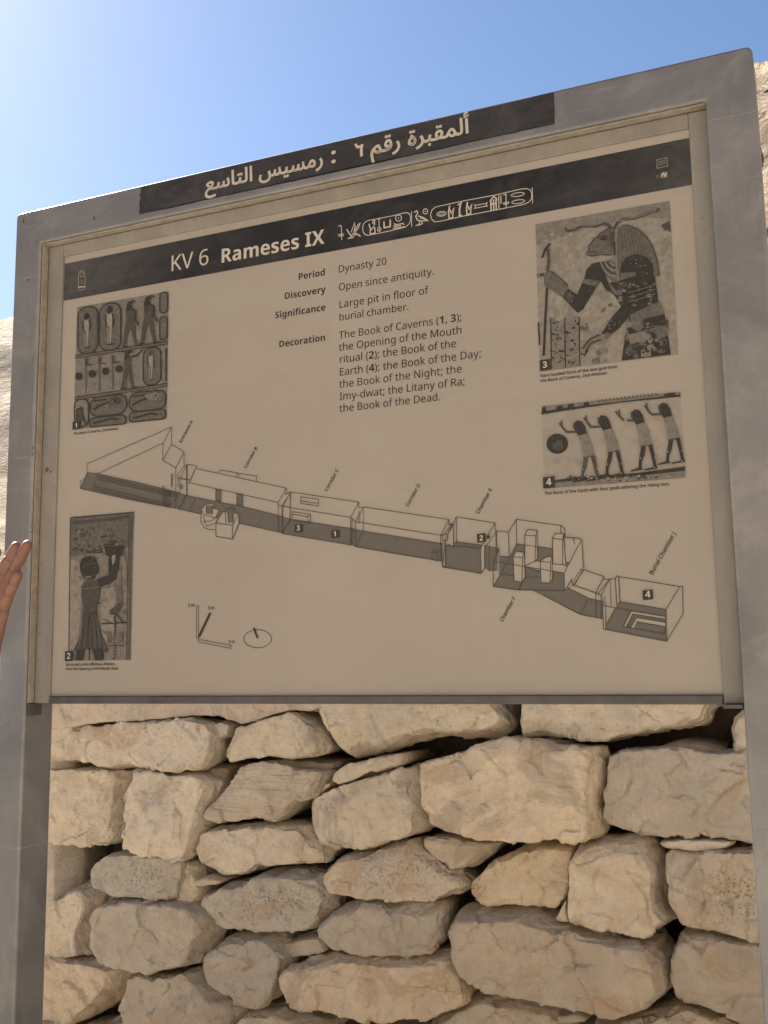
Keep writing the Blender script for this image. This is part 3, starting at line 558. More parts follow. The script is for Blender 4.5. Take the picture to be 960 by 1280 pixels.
G_REG, G_BOLD, G_ARAB = json.loads(r'''[{" ":[260,[]],"(":[300,[[187,-158,121,-64,76,41,49,155,40,274,49,394,76,510,121,617,187,714,270,714,209,615,165,507,138,392,129,275,138,160,165,47,208,-60,269,-158]]],")":[300,[[31,-158,92,-60,135,47,162,160,171,275,162,392,135,507,91,615,30,714,113,714,179,617,225,510,251,394,260,274,251,155,225,41,179,-64,113,-158]]],",":[268,[[41,-129,70,-4,91,116,185,116,192,105,155,-11,106,-129]]],"-":[322,[[40,229,40,307,282,307,282,229]]],".":[268,[[133,-14,90,2,77,23,72,54,77,86,90,106,133,121,178,106,191,86,196,54,191,23,178,2]]],"0":[572,[[285,-10,180,14,107,88,63,204,49,358,55,465,73,556,103,628,148,682,208,714,285,725,390,701,464,628,508,513,523,358,517,251,499,161,468,88,423,34,363,1],[285,65,354,83,399,137,425,229,434,358,425,486,399,577,354,632,285,650,216,632,171,577,145,486,137,358,145,230,171,138,216,83]]],"2":[572,[[48,0,48,73,235,262,326,358,382,440,396,483,401,529,392,581,366,618,326,641,275,649,226,644,184,631,103,581,56,640,153,699,210,718,275,724,365,711,433,674,477,613,491,534,485,480,468,430,404,333,308,231,159,84,159,80,520,80,520,0]]],"5":[572,[[248,-10,145,0,63,29,63,112,151,78,249,65,320,74,376,103,413,150,425,219,414,281,382,327,327,355,246,364,182,359,124,349,80,377,107,714,465,714,465,634,182,634,165,427,211,434,275,438,374,424,450,383,499,317,515,228,497,129,445,53,360,6]]],"6":[572,[[298,-10,233,-1,175,24,126,67,88,128,63,207,55,305,69,456,88,528,117,592,160,646,217,688,290,715,382,724,429,722,470,715,470,640,430,649,384,652,321,646,269,629,228,602,197,566,174,523,158,474,143,363,149,363,176,395,213,423,260,441,318,447,402,433,468,390,511,322,525,230,510,130,463,54,391,6],[297,64,354,74,399,105,428,156,438,230,429,291,404,338,360,368,300,378,256,373,218,359,187,336,164,309,149,279,144,247,161,162,182,123,212,92,250,71]]],";":[268,[[131,414,88,430,74,451,70,482,75,514,88,535,131,550,176,535,189,514,194,482,189,451,176,430],[31,-129,50,-47,69,38,82,116,176,116,183,105,145,-11,97,-129]]],"A":[639,[[0,0,279,717,360,717,638,0,545,0,459,221,176,221,91,0],[206,301,432,301,352,517,342,546,328,590,318,624,302,563,287,517]]],"B":[650,[[97,0,97,714,301,714,419,704,504,675,555,620,572,537,563,479,537,432,494,398,436,379,436,374,518,348,550,325,575,294,591,254,596,203,579,117,529,53,451,13,348,0],[187,410,319,410,397,417,445,439,470,476,479,527,469,578,438,611,384,631,305,637,187,637],[187,76,331,76,412,85,463,113,491,156,500,210,490,261,462,301,408,326,324,335,187,335]]],"C":[632,[[389,-10,289,1,207,35,143,89,98,163,70,253,61,358,71,460,101,549,149,622,217,678,302,712,404,724,510,713,601,682,565,606,492,633,403,645,300,626,222,568,173,477,156,357,171,238,217,147,294,88,402,69,491,77,573,97,573,19,490,-3]]],"D":[730,[[97,0,97,714,317,714,418,704,504,674,574,625,626,557,658,470,669,364,644,205,570,92,453,23,296,0],[187,77,284,77,445,109,542,203,574,361,556,485,504,570,418,620,304,637,187,637]]],"E":[556,[[97,0,97,714,496,714,496,635,187,635,187,412,478,412,478,334,187,334,187,79,496,79,496,0]]],"F":[519,[[97,0,97,714,496,714,496,635,187,635,187,382,477,382,477,303,187,303,187,0]]],"I":[339,[[40,0,40,52,124,71,124,642,40,662,40,714,298,714,298,662,214,642,214,71,298,52,298,0]]],"J":[273,[[-4,-190,-46,-186,-78,-177,-78,-101,-44,-108,-6,-111,41,-101,78,-66,92,4,92,714,182,714,182,11,169,-79,131,-141,72,-178]]],"K":[619,[[97,0,97,714,187,714,187,362,249,430,310,498,503,714,608,714,325,403,619,0,513,0,260,341,187,277,187,0]]],"L":[524,[[97,0,97,714,187,714,187,80,499,80,499,0]]],"M":[907,[[97,0,97,714,230,714,450,129,454,129,678,714,810,714,810,0,721,0,721,439,723,542,728,625,724,625,486,0,412,0,177,626,173,626,178,543,180,433,180,0]]],"N":[760,[[97,0,97,714,201,714,582,123,586,123,584,171,581,241,579,311,579,714,663,714,663,0,558,0,176,593,172,593,178,506,180,399,180,0]]],"O":[781,[[391,-10,289,1,206,36,142,91,97,165,70,255,61,359,70,462,97,551,142,624,206,679,290,714,392,725,491,714,572,680,636,625,683,552,711,462,720,358,711,254,683,165,636,91,572,36,490,1],[391,68,496,87,569,145,611,237,625,358,611,478,569,569,497,627,392,646,287,627,213,569,170,478,156,358,170,237,213,145,286,87]]],"R":[622,[[97,0,97,714,294,714,410,701,490,664,538,600,554,511,549,459,533,416,509,382,479,356,411,320,607,0,502,0,329,295,187,295,187,0],[187,371,294,371,369,380,421,406,451,448,461,507,451,567,419,607,366,629,289,636,187,636]]],"T":[556,[[233,0,233,635,10,635,10,714,545,714,545,635,323,635,323,0]]],"V":[600,[[255,0,0,714,94,714,255,256,282,174,300,100,318,174,345,258,505,714,600,714,345,0]]],"a":[561,[[215,-10,148,0,94,29,58,78,46,149,62,220,109,273,189,306,303,320,394,323,394,355,387,412,365,448,330,468,283,474,203,462,132,433,105,499,188,532,288,545,373,534,433,502,468,446,480,365,480,0,416,0,399,76,395,76,359,38,322,11,276,-5],[235,61,297,70,348,99,382,146,393,214,393,262,314,259,229,249,176,227,147,193,137,148,144,109,165,82,196,66]]],"b":[615,[[339,-10,282,-4,236,13,200,38,173,68,166,68,148,0,85,0,85,760,173,760,173,575,172,512,168,465,173,465,200,496,236,522,282,539,339,545,429,528,500,476,545,389,560,268,545,147,499,60,429,7],[326,63,389,76,433,116,460,181,469,269,453,382,405,449,324,472,252,460,206,423,181,360,173,271,173,267,181,180,205,115,252,76]]],"c":[480,[[300,-10,233,-3,174,19,124,56,87,109,63,178,55,265,63,355,88,426,127,480,178,517,238,539,306,546,385,537,447,517,420,444,364,461,304,469,216,446,164,379,146,266,156,180,184,117,232,79,299,66,376,75,438,97,438,19,379,-2]]],"d":[615,[[275,-10,185,7,115,59,70,146,55,267,70,388,115,476,186,528,276,546,332,540,378,523,442,467,448,467,445,505,442,546,442,760,530,760,530,0,459,0,446,72,442,72,414,41,378,14,332,-4],[289,63,361,75,408,109,434,168,443,250,443,266,435,354,410,420,363,460,288,473,226,459,182,416,155,350,146,265,155,180,182,116,226,76]]],"e":[564,[[313,-10,241,-2,178,21,126,60,88,113,63,182,55,264,62,346,85,415,120,471,168,512,225,537,292,546,356,539,411,516,454,480,487,431,506,372,513,304,513,251,146,251,159,171,193,113,246,77,317,65,407,75,489,102,489,25,408,-2],[148,321,421,321,413,383,390,431,349,463,291,474,235,464,192,433,162,385]]],"f":[344,[[109,0,109,468,15,468,15,509,109,539,109,570,120,659,155,720,210,754,283,765,342,760,387,747,364,678,327,688,284,693,246,686,218,664,202,626,197,571,197,536,332,536,332,468,197,468,197,0]]],"g":[615,[[290,-240,183,-232,97,-206,97,-125,186,-157,295,-167,357,-157,404,-127,433,-79,443,-16,443,5,444,39,446,71,442,71,373,10,276,-10,183,8,113,63,70,151,55,267,70,382,113,471,183,527,275,546,325,541,371,526,410,501,443,465,448,465,460,536,530,536,530,-9,515,-110,471,-182,397,-226],[289,62,359,73,407,106,435,162,444,246,444,267,434,361,406,424,357,460,287,472,228,459,183,419,155,354,146,266,155,179,182,115,227,75]]],"h":[618,[[85,0,85,760,173,760,173,537,168,462,174,462,205,498,245,524,291,540,341,545,427,533,488,498,525,438,537,349,537,0,450,0,450,343,437,415,397,458,330,472,254,459,206,422,181,360,173,277,173,0]]],"i":[258,[[130,625,93,639,82,656,78,681,82,706,93,723,130,737,166,723,177,706,181,681,177,656,166,639],[85,0,85,536,173,536,173,0]]],"k":[534,[[85,0,85,760,172,760,172,363,171,321,168,276,172,276,190,299,214,330,236,355,407,536,510,536,293,307,525,0,419,0,233,250,172,197,172,0]]],"l":[258,[[85,0,85,760,173,760,173,0]]],"m":[935,[[85,0,85,536,156,536,169,463,174,463,203,500,242,526,285,541,332,546,436,524,496,456,501,456,533,496,575,524,622,541,673,546,753,534,809,500,843,439,854,349,854,0,767,0,767,345,755,416,719,458,658,472,591,461,546,427,521,372,513,296,513,0,426,0,426,345,414,416,377,458,316,472,248,460,204,422,181,361,173,278,173,0]]],"n":[618,[[85,0,85,536,156,536,169,463,174,463,205,500,246,526,293,541,343,546,427,534,488,500,525,439,537,349,537,0,450,0,450,343,437,415,397,458,330,472,255,460,207,422,182,361,173,278,173,0]]],"o":[605,[[301,-10,234,-2,175,22,125,62,87,117,63,187,55,269,72,387,122,474,201,528,304,546,373,538,432,513,482,474,520,420,543,351,551,269,534,151,484,63,404,8],[303,63,373,77,422,119,450,184,460,269,451,354,422,418,373,459,302,472,231,459,183,418,155,354,146,269,155,184,184,119,232,77]]],"p":[615,[[85,-240,85,536,157,536,169,463,173,463,201,495,236,522,282,540,340,546,429,529,500,477,545,390,560,269,545,148,500,61,429,8,339,-10,282,-4,237,14,173,68,167,68,171,25,173,-20,173,-240],[326,63,371,70,406,90,434,122,454,164,469,270,460,353,433,417,388,458,324,472,254,460,209,426,183,368,173,286,173,269,181,181,205,117,252,76]]],"q":[615,[[442,-240,442,-11,443,31,447,72,441,72,414,41,378,14,331,-4,273,-10,185,7,115,59,70,146,55,267,70,388,117,476,187,528,276,546,333,540,379,522,415,495,443,463,447,463,460,536,530,536,530,-240],[290,63,361,74,407,109,434,166,443,248,443,266,435,356,409,421,362,460,288,473,225,459,181,416,155,350,146,265,155,180,182,117,226,76]]],"r":[413,[[85,0,85,536,157,536,167,438,171,438,201,479,238,514,283,538,335,546,368,545,398,540,387,459,359,464,329,466,289,460,252,444,220,416,194,381,178,337,173,286,173,0]]],"s":[479,[[220,-10,123,-1,52,24,52,104,129,75,222,61,280,66,319,83,342,108,349,140,338,176,299,208,217,244,128,284,71,332,56,364,51,404,65,464,107,509,171,537,252,546,343,536,423,510,393,440,322,464,246,474,198,470,164,456,142,436,135,409,148,372,192,342,273,307,360,267,415,219,429,187,434,148,420,80,376,30,308,0]]],"t":[361,[[249,-10,172,4,139,24,114,55,98,98,92,156,92,468,16,468,16,510,93,545,128,659,180,659,180,536,335,536,335,468,180,468,180,158,186,115,204,86,230,68,264,62,305,66,339,73,339,6,299,-5]]],"u":[618,[[274,-10,189,2,128,36,91,97,79,185,79,536,168,536,168,191,181,120,221,77,287,63,362,75,411,113,436,174,445,257,445,536,533,536,533,0,461,0,448,71,444,71,413,35,372,9,324,-5]]],"v":[508,[[203,0,0,536,94,536,208,220,225,171,241,119,251,78,255,78,266,120,283,172,300,220,414,536,508,536,304,0]]],"w":[786,[[158,1,11,537,102,537,176,251,197,164,211,91,215,91,225,133,237,186,251,235,346,537,442,537,534,235,555,161,570,92,574,92,587,161,610,251,685,537,775,537,626,1,523,1,431,303,408,383,394,445,390,445,377,383,354,302,258,1]]],"y":[510,[[84,-240,42,-238,11,-232,11,-162,37,-166,70,-168,111,-161,144,-142,169,-112,189,-73,217,-2,1,536,95,536,211,231,238,155,256,85,260,85,278,151,306,232,415,536,510,536,279,-74,247,-142,206,-195,154,-229]]]},{" ":[260,[]],"(":[300,[[187,-158,121,-64,76,41,49,155,40,274,49,394,76,510,121,617,187,714,270,714,209,615,165,507,138,392,129,275,138,160,165,47,208,-60,269,-158]]],")":[300,[[31,-158,92,-60,135,47,162,160,171,275,162,392,135,507,91,615,30,714,113,714,179,617,225,510,251,394,260,274,251,155,225,41,179,-64,113,-158]]],",":[268,[[41,-129,70,-4,91,116,185,116,192,105,155,-11,106,-129]]],"1":[572,[[262,0,262,413,263,481,266,555,245,534,214,506,132,440,59,531,289,714,413,714,413,0]]],"2":[572,[[40,0,40,105,219,286,307,379,354,447,369,513,363,551,346,577,318,593,282,598,241,593,202,579,120,525,38,622,104,672,184,709,293,724,358,718,414,699,458,668,492,630,512,583,519,531,513,475,496,423,428,327,320,220,228,134,228,127,539,127,539,0]]],"3":[572,[[244,-10,135,0,38,29,38,157,135,122,228,110,297,117,342,138,366,172,374,217,359,267,338,286,307,299,202,309,148,309,148,425,203,425,303,438,333,452,351,471,363,521,357,555,339,581,308,597,261,602,213,598,173,585,109,550,39,654,137,704,199,719,272,724,371,713,447,680,495,626,511,554,500,488,466,436,417,399,357,376,357,373,433,355,488,321,521,272,532,208,524,149,502,97,463,52,407,18,335,-3]]],"4":[572,[[322,0,322,148,17,148,17,253,330,714,469,714,469,265,555,265,555,148,469,148,469,0],[150,265,322,265,322,386,323,442,326,504,328,541,324,541,305,502,281,463]]],"D":[740,[[90,0,90,714,314,714,419,704,509,674,582,625,636,557,671,470,682,364,656,205,579,92,456,23,292,0],[241,125,306,125,428,151,501,229,525,360,512,463,473,535,409,576,322,590,241,590]]],"I":[389,[[32,0,32,86,119,126,119,588,32,628,32,714,357,714,357,628,270,588,270,126,357,86,357,0]]],"P":[628,[[90,0,90,714,318,714,437,699,520,655,567,584,583,491,577,431,557,374,522,325,471,287,399,262,306,254,241,254,241,0],[241,378,291,378,348,384,392,404,421,437,430,486,417,544,377,578,310,590,241,590]]],"R":[660,[[90,0,90,714,298,714,425,701,513,661,566,594,583,500,578,454,565,414,516,352,450,311,660,0,492,0,322,274,241,274,241,0],[241,397,290,397,354,403,398,422,422,453,430,496,421,540,396,569,351,585,287,590,241,590]]],"S":[551,[[248,-10,141,1,46,33,46,174,151,133,206,120,260,115,308,120,339,137,357,161,363,191,353,227,323,256,224,308,170,335,115,377,71,437,58,476,54,521,70,606,119,671,196,711,296,724,403,711,508,674,459,556,371,587,291,598,253,593,225,578,208,555,202,526,211,492,236,466,337,412,431,359,465,328,490,292,506,249,511,198,494,113,443,46,360,4]]],"X":[667,[[0,0,237,368,15,714,182,714,336,457,487,714,650,714,426,360,667,0,494,0,328,270,162,0]]],"a":[604,[[211,-10,144,1,90,33,54,86,42,163,57,239,103,291,179,324,286,337,381,340,381,364,375,401,359,427,332,442,296,447,218,436,142,407,93,508,190,544,302,557,399,545,471,510,514,449,529,364,529,0,425,0,396,74,392,74,356,36,318,10,272,-5],[267,99,311,106,348,127,373,162,381,208,381,253,323,251,262,244,223,225,202,197,195,162,200,133,215,113]]],"c":[514,[[300,-10,192,7,111,57,62,144,45,270,53,361,79,433,120,488,174,526,239,549,313,556,411,545,483,519,439,404,374,427,313,436,249,418,210,363,197,271,205,200,228,150,264,121,313,111,396,123,466,158,466,31,395,-1]]],"d":[633,[[251,-10,168,8,103,61,59,150,45,272,60,395,103,484,170,538,255,556,309,550,352,533,386,507,412,476,417,476,410,522,406,585,406,760,555,760,555,0,441,0,412,71,406,71,380,40,347,14,305,-4],[303,109,356,118,390,145,409,191,416,255,416,271,410,342,391,393,357,424,301,435,257,424,224,392,203,341,196,270,203,200,224,149,258,119]]],"e":[591,[[325,-10,248,-2,180,20,124,59,81,113,54,183,45,269,53,357,78,429,116,484,168,524,231,548,303,556,404,540,482,492,532,413,548,308,548,236,196,236,206,180,234,137,276,110,332,101,428,111,517,144,517,29,432,-1],[199,335,408,335,401,381,382,417,350,442,304,450,265,443,233,422,210,386]]],"f":[387,[[102,0,102,434,20,434,20,506,102,546,102,586,108,648,125,695,154,727,193,749,240,761,295,765,374,758,432,742,394,633,357,642,311,647,284,642,266,628,251,580,251,546,380,546,380,434,251,434,251,0]]],"g":[633,[[282,-240,175,-233,78,-208,78,-89,182,-120,291,-131,355,-117,393,-76,406,-7,406,4,407,39,410,71,406,71,375,34,339,9,298,-5,251,-10,165,9,100,65,59,154,45,272,59,391,101,481,168,537,255,556,345,536,413,476,417,476,429,546,555,546,555,-1,538,-104,486,-179,400,-225],[304,107,354,115,389,139,409,184,416,253,416,271,409,347,389,397,354,425,302,435,244,417,209,362,197,270,209,179,245,125]]],"i":[305,[[153,614,122,618,96,630,78,652,72,687,78,722,96,745,153,760,210,745,228,722,234,687,228,652,210,630],[78,0,78,546,227,546,227,0]]],"m":[982,[[78,0,78,546,192,546,212,476,220,476,250,512,289,537,333,551,379,556,435,551,481,536,518,512,545,476,558,476,588,512,627,537,673,551,719,556,801,544,859,509,895,447,907,356,907,0,758,0,758,319,749,385,722,424,676,437,626,426,592,395,573,344,567,274,567,0,418,0,418,319,409,385,382,424,336,437,284,425,250,390,233,334,227,257,227,0]]],"n":[657,[[78,0,78,546,192,546,212,476,220,476,251,512,291,537,338,551,388,556,467,544,529,509,569,447,582,356,582,0,433,0,433,319,428,371,412,407,385,430,345,437,288,425,252,390,233,334,227,257,227,0]]],"o":[619,[[308,-10,236,-2,173,23,119,64,79,119,53,190,45,274,63,394,116,483,200,538,311,556,383,548,447,523,500,483,540,428,565,358,574,274,556,153,503,64,418,8],[310,110,361,120,396,151,415,203,422,274,415,345,396,396,361,426,309,436,258,426,224,396,204,345,197,274,204,203,224,151,258,120]]],"r":[454,[[78,0,78,546,191,546,213,454,220,454,249,493,286,526,331,549,383,556,409,555,433,552,422,412,401,415,378,417,305,404,273,386,249,360,232,325,227,278,227,0]]],"s":[497,[[226,-10,128,-2,46,22,46,145,141,112,231,99,269,102,294,112,307,127,312,146,305,171,272,196,194,232,110,275,81,299,61,327,49,362,45,404,60,470,104,518,173,546,261,556,358,546,453,513,408,406,332,435,259,446,209,437,193,410,201,387,234,364,307,332,388,293,418,269,440,242,454,206,459,162,444,89,400,35,328,1]]],"t":[434,[[265,-10,178,6,143,28,117,61,100,109,94,171,94,434,23,434,23,497,105,547,148,662,243,662,243,546,396,546,396,434,243,434,243,171,248,144,261,125,282,113,308,109,356,114,402,126,402,15,343,-2]]],"v":[569,[[208,0,0,546,156,546,261,235,275,177,282,123,286,123,308,235,413,546,569,546,361,0]]],"y":[569,[[110,-240,67,-238,34,-232,34,-114,60,-118,93,-120,135,-113,168,-92,191,-60,208,-23,217,4,0,546,163,546,266,239,278,193,284,144,287,144,295,193,308,239,409,546,569,546,338,-70,300,-144,248,-197,183,-229]]]},[[[178,0,101,15,70,34,46,61,31,96,26,139,34,182,56,234,96,293,157,355,174,307,114,361,160,416,244,338,307,250,325,202,331,151,324,105,300,55,253,15,220,4],[178,72,228,83,258,111,268,154,261,201,231,254,162,319,201,320,145,261,109,200,96,147,102,114,120,91,146,77],[245,494,214,507,201,538,214,568,245,582,276,568,289,538,276,507],[124,494,93,507,80,538,93,568,124,582,155,568,168,538,155,507],[361,-205,335,-138,443,-89,511,-31,546,32,557,94,552,138,538,182,496,267,560,299,590,238,613,182,629,133,644,101,662,82,716,68,743,58,751,34,739,8,707,-4,644,9,607,45,590,93,619,77,612,21,593,-30,563,-75,526,-113,441,-172],[707,-4,716,68,774,75,806,100,825,155,845,250,914,237,906,201,898,163,895,130,903,98,937,76,1019,68,1045,58,1054,34,1042,8,1010,-4,920,6,891,19,872,37,852,87,878,86,848,40,812,12,767,-1],[857,-169,826,-156,813,-125,826,-94,857,-81,887,-94,900,-125,887,-156],[1010,-4,1019,68,1064,68,1110,71,1154,75,1192,83,1249,109,1292,147,1308,200,1298,242,1272,279,1233,294,1194,280,1165,243,1154,197,1168,146,1204,108,1246,82,1162,57,1129,87,1096,134,1081,199,1094,264,1128,318,1178,353,1236,366,1276,360,1312,342,1341,315,1362,282,1376,245,1380,206,1366,137,1328,83,1271,42,1203,15,1159,5,1110,0,1059,-4],[1447,-4,1355,1,1266,16,1197,37,1258,81,1320,75,1393,70,1455,68,1482,58,1491,34,1478,8],[1290,457,1258,470,1245,500,1258,531,1290,545,1320,531,1333,500,1320,470],[1169,457,1137,470,1124,500,1137,531,1169,545,1199,531,1212,500,1199,470],[1447,-4,1455,68,1495,79,1523,114,1558,180,1601,249,1643,292,1682,313,1717,320,1769,307,1812,263,1854,180,1890,107,1925,75,1966,68,1993,58,2001,34,1989,8,1957,-4,1894,7,1846,43,1858,62,1832,17,1795,-8,1752,-17,1692,-4,1634,31,1584,85,1541,25,1498,1],[1618,152,1650,109,1685,78,1720,60,1751,55,1778,60,1797,77,1803,103,1795,139,1779,178,1761,214,1739,240,1711,249,1684,240,1653,210],[1957,-4,1965,68,2035,78,2051,91,2059,112,2060,181,2043,630,2115,630,2132,189,2129,106,2106,45,2084,23,2053,8],[2265,0,2250,568,2321,568,2336,0],[2207,621,2196,669,2233,678,2265,686,2260,667,2217,697,2201,722,2196,749,2209,794,2242,821,2287,830,2308,828,2328,823,2321,778,2305,782,2287,784,2255,775,2244,752,2256,720,2283,699,2308,692,2272,688,2316,701,2354,714,2368,669,2318,652,2260,635]],[[68,-347,36,-214,16,-98,9,-22,14,40,30,97,85,192,157,262,233,305,295,320,334,310,366,272,400,189,432,113,464,77,505,68,532,58,540,34,528,8,496,-4,437,8,395,41,416,58,389,16,353,-8,311,-16,258,-7,204,21,154,65,113,125,122,124,89,49,81,-22,86,-85,100,-167,119,-253,138,-330],[318,56,344,63,357,81,355,112,335,168,318,209,301,233,282,241,258,237,227,223,194,201,162,170,163,177,211,109,267,69],[496,-4,505,68,554,68,609,70,660,74,700,82,749,111,775,157,782,230,772,299,745,350,726,365,703,370,666,354,640,315,631,267,639,236,664,215,710,207,761,213,806,227,809,165,778,149,741,140,702,138,625,152,578,192,561,250,572,317,602,380,649,425,678,438,710,442,753,434,789,411,816,376,835,331,851,225,845,164,828,112,799,68,754,34,705,15,642,3,571,-3],[755,533,723,546,711,576,723,607,755,620,785,607,798,576,785,546],[634,533,602,546,590,576,602,607,634,620,664,607,677,576,664,546],[894,-203,869,-136,947,-105,1006,-68,1046,-28,1072,13,1090,94,1085,142,1066,194,1029,267,1094,299,1142,191,1156,101,1152,48,1138,0,1090,-80,1026,-139,956,-180]],[[323,-4,310,73,291,196,274,350,267,523,295,565,330,589,335,472,347,335,363,199,379,81,392,4],[325,518,249,506,166,504,85,512,18,535,31,602,106,583,193,576,273,580,330,589]],[[64,48,68,75,79,94,117,107,157,94,169,75,173,48,169,20,157,2,117,-12,79,2,68,20],[64,425,68,454,79,472,117,485,157,472,169,454,173,425,169,398,157,380,117,365,79,380,68,398]],[[276,-205,181,-191,101,-151,70,-122,46,-87,31,-47,26,-1,30,45,43,97,64,155,127,131,112,84,102,42,99,5,105,-36,123,-71,152,-98,188,-117,279,-132,380,-119,444,-83,478,-32,488,23,482,96,467,164,447,231,519,251,539,178,548,141,571,93,601,73,640,68,671,72,697,94,718,147,735,249,802,237,796,198,790,152,786,115,792,91,815,74,867,68,905,73,931,86,946,110,951,143,950,186,947,236,940,300,1004,305,1016,187,1036,115,1071,79,1129,68,1156,58,1164,34,1152,8,1120,-4,1052,10,1006,48,982,101,998,95,986,60,968,34,919,4,859,-4,795,5,757,35,739,86,769,86,737,34,695,5,635,-4,589,3,556,23,537,50,526,81,562,36,544,-51,525,-92,498,-128,461,-160,412,-184,351,-200],[1120,-4,1129,68,1198,75,1235,100,1256,155,1275,250,1344,237,1336,201,1329,163,1326,130,1327,105,1341,86,1380,73,1458,68,1485,58,1493,34,1481,8,1449,-4,1364,1,1316,19,1293,47,1282,87,1309,86,1278,40,1241,12,1190,-1],[1342,-171,1311,-158,1298,-128,1311,-97,1342,-84,1373,-97,1386,-128,1373,-158],[1222,-171,1190,-158,1177,-128,1190,-97,1222,-84,1252,-97,1265,-128,1252,-158],[1449,-4,1458,68,1504,72,1534,92,1556,144,1581,243,1647,224,1635,171,1628,115,1635,90,1659,74,1705,68,1748,72,1776,94,1796,147,1815,249,1882,237,1876,198,1869,152,1866,115,1872,91,1895,74,1946,68,1984,73,2010,86,2025,110,2030,143,2029,186,2026,236,2019,300,2084,305,2096,187,2115,115,2150,79,2208,68,2235,58,2244,34,2231,8,2200,-4,2146,4,2106,27,2077,60,2062,101,2078,95,2065,60,2047,34,1998,4,1938,-4,1875,5,1836,35,1818,86,1848,86,1813,28,1767,2,1695,-4,1647,3,1604,30,1589,56,1582,93,1608,98,1572,31,1520,3],[2200,-4,2208,68,2250,79,2282,114,2317,180,2368,266,2418,305,2468,316,2523,301,2568,259,2599,203,2610,143,2605,95,2591,59,2570,32,2544,14,2485,0,2414,11,2366,29,2306,64,2341,120,2419,83,2477,72,2517,80,2539,102,2546,133,2534,184,2503,227,2463,244,2432,235,2401,202,2365,133,2324,58,2286,17,2246,0],[2666,-203,2641,-136,2720,-105,2778,-68,2819,-28,2844,13,2862,94,2857,142,2839,194,2801,267,2866,299,2914,191,2929,101,2924,48,2910,0,2863,-80,2798,-139,2729,-180]],[[262,-348,178,-340,96,-312,61,-287,33,-254,15,-211,9,-157,14,-101,31,-53,90,26,165,87,241,139,299,187,316,212,321,240,314,263,290,283,246,291,203,286,158,271,122,251,166,213,209,173,257,124,301,101,347,83,403,72,478,68,504,58,513,34,500,8,469,-4,347,7,266,38,201,81,168,120,128,159,81,197,71,213,62,237,58,255,75,287,120,323,184,351,259,363,315,355,357,332,382,298,391,259,385,217,368,179,311,115,236,58,162,1,104,-64,87,-102,81,-146,86,-182,101,-212,149,-251,209,-270,262,-275,325,-271,392,-257,462,-233,485,-290,423,-318,344,-340],[469,-4,478,68,523,72,553,92,575,144,600,243,666,224,658,190,650,151,647,115,651,95,664,80,725,68,768,72,796,94,816,147,834,249,901,237,895,198,888,152,885,115,891,91,914,74,966,68,1010,74,1039,97,1049,144,1034,228,999,329,1071,356,1092,291,1109,220,1117,158,1106,86,1076,36,1028,6,965,-4,897,5,856,35,838,86,868,86,832,28,786,2,714,-4,667,3,623,30,608,56,601,93,628,98,591,31,539,3],[1418,-4,1355,0,1309,11,1278,32,1258,61,1242,147,1224,630,1297,630,1314,176,1323,109,1333,89,1353,77,1426,68,1453,58,1462,34,1449,8],[1418,-4,1426,68,1495,75,1533,100,1553,155,1573,250,1642,237,1634,201,1626,163,1623,130,1625,105,1638,86,1677,73,1756,68,1782,58,1791,34,1779,8,1747,-4,1661,1,1613,19,1590,47,1580,87,1606,86,1576,40,1538,12,1488,-1],[1653,341,1622,353,1609,384,1622,415,1653,428,1684,415,1696,384,1684,353],[1532,341,1501,353,1488,384,1501,415,1532,428,1563,415,1575,384,1563,353],[1747,-4,1755,68,1825,78,1841,91,1849,112,1850,181,1833,630,1905,630,1922,189,1919,106,1896,45,1874,23,1842,8],[2057,0,2040,630,2111,630,2129,0]]]]''')
from mathutils.geometry import tessellate_polygon
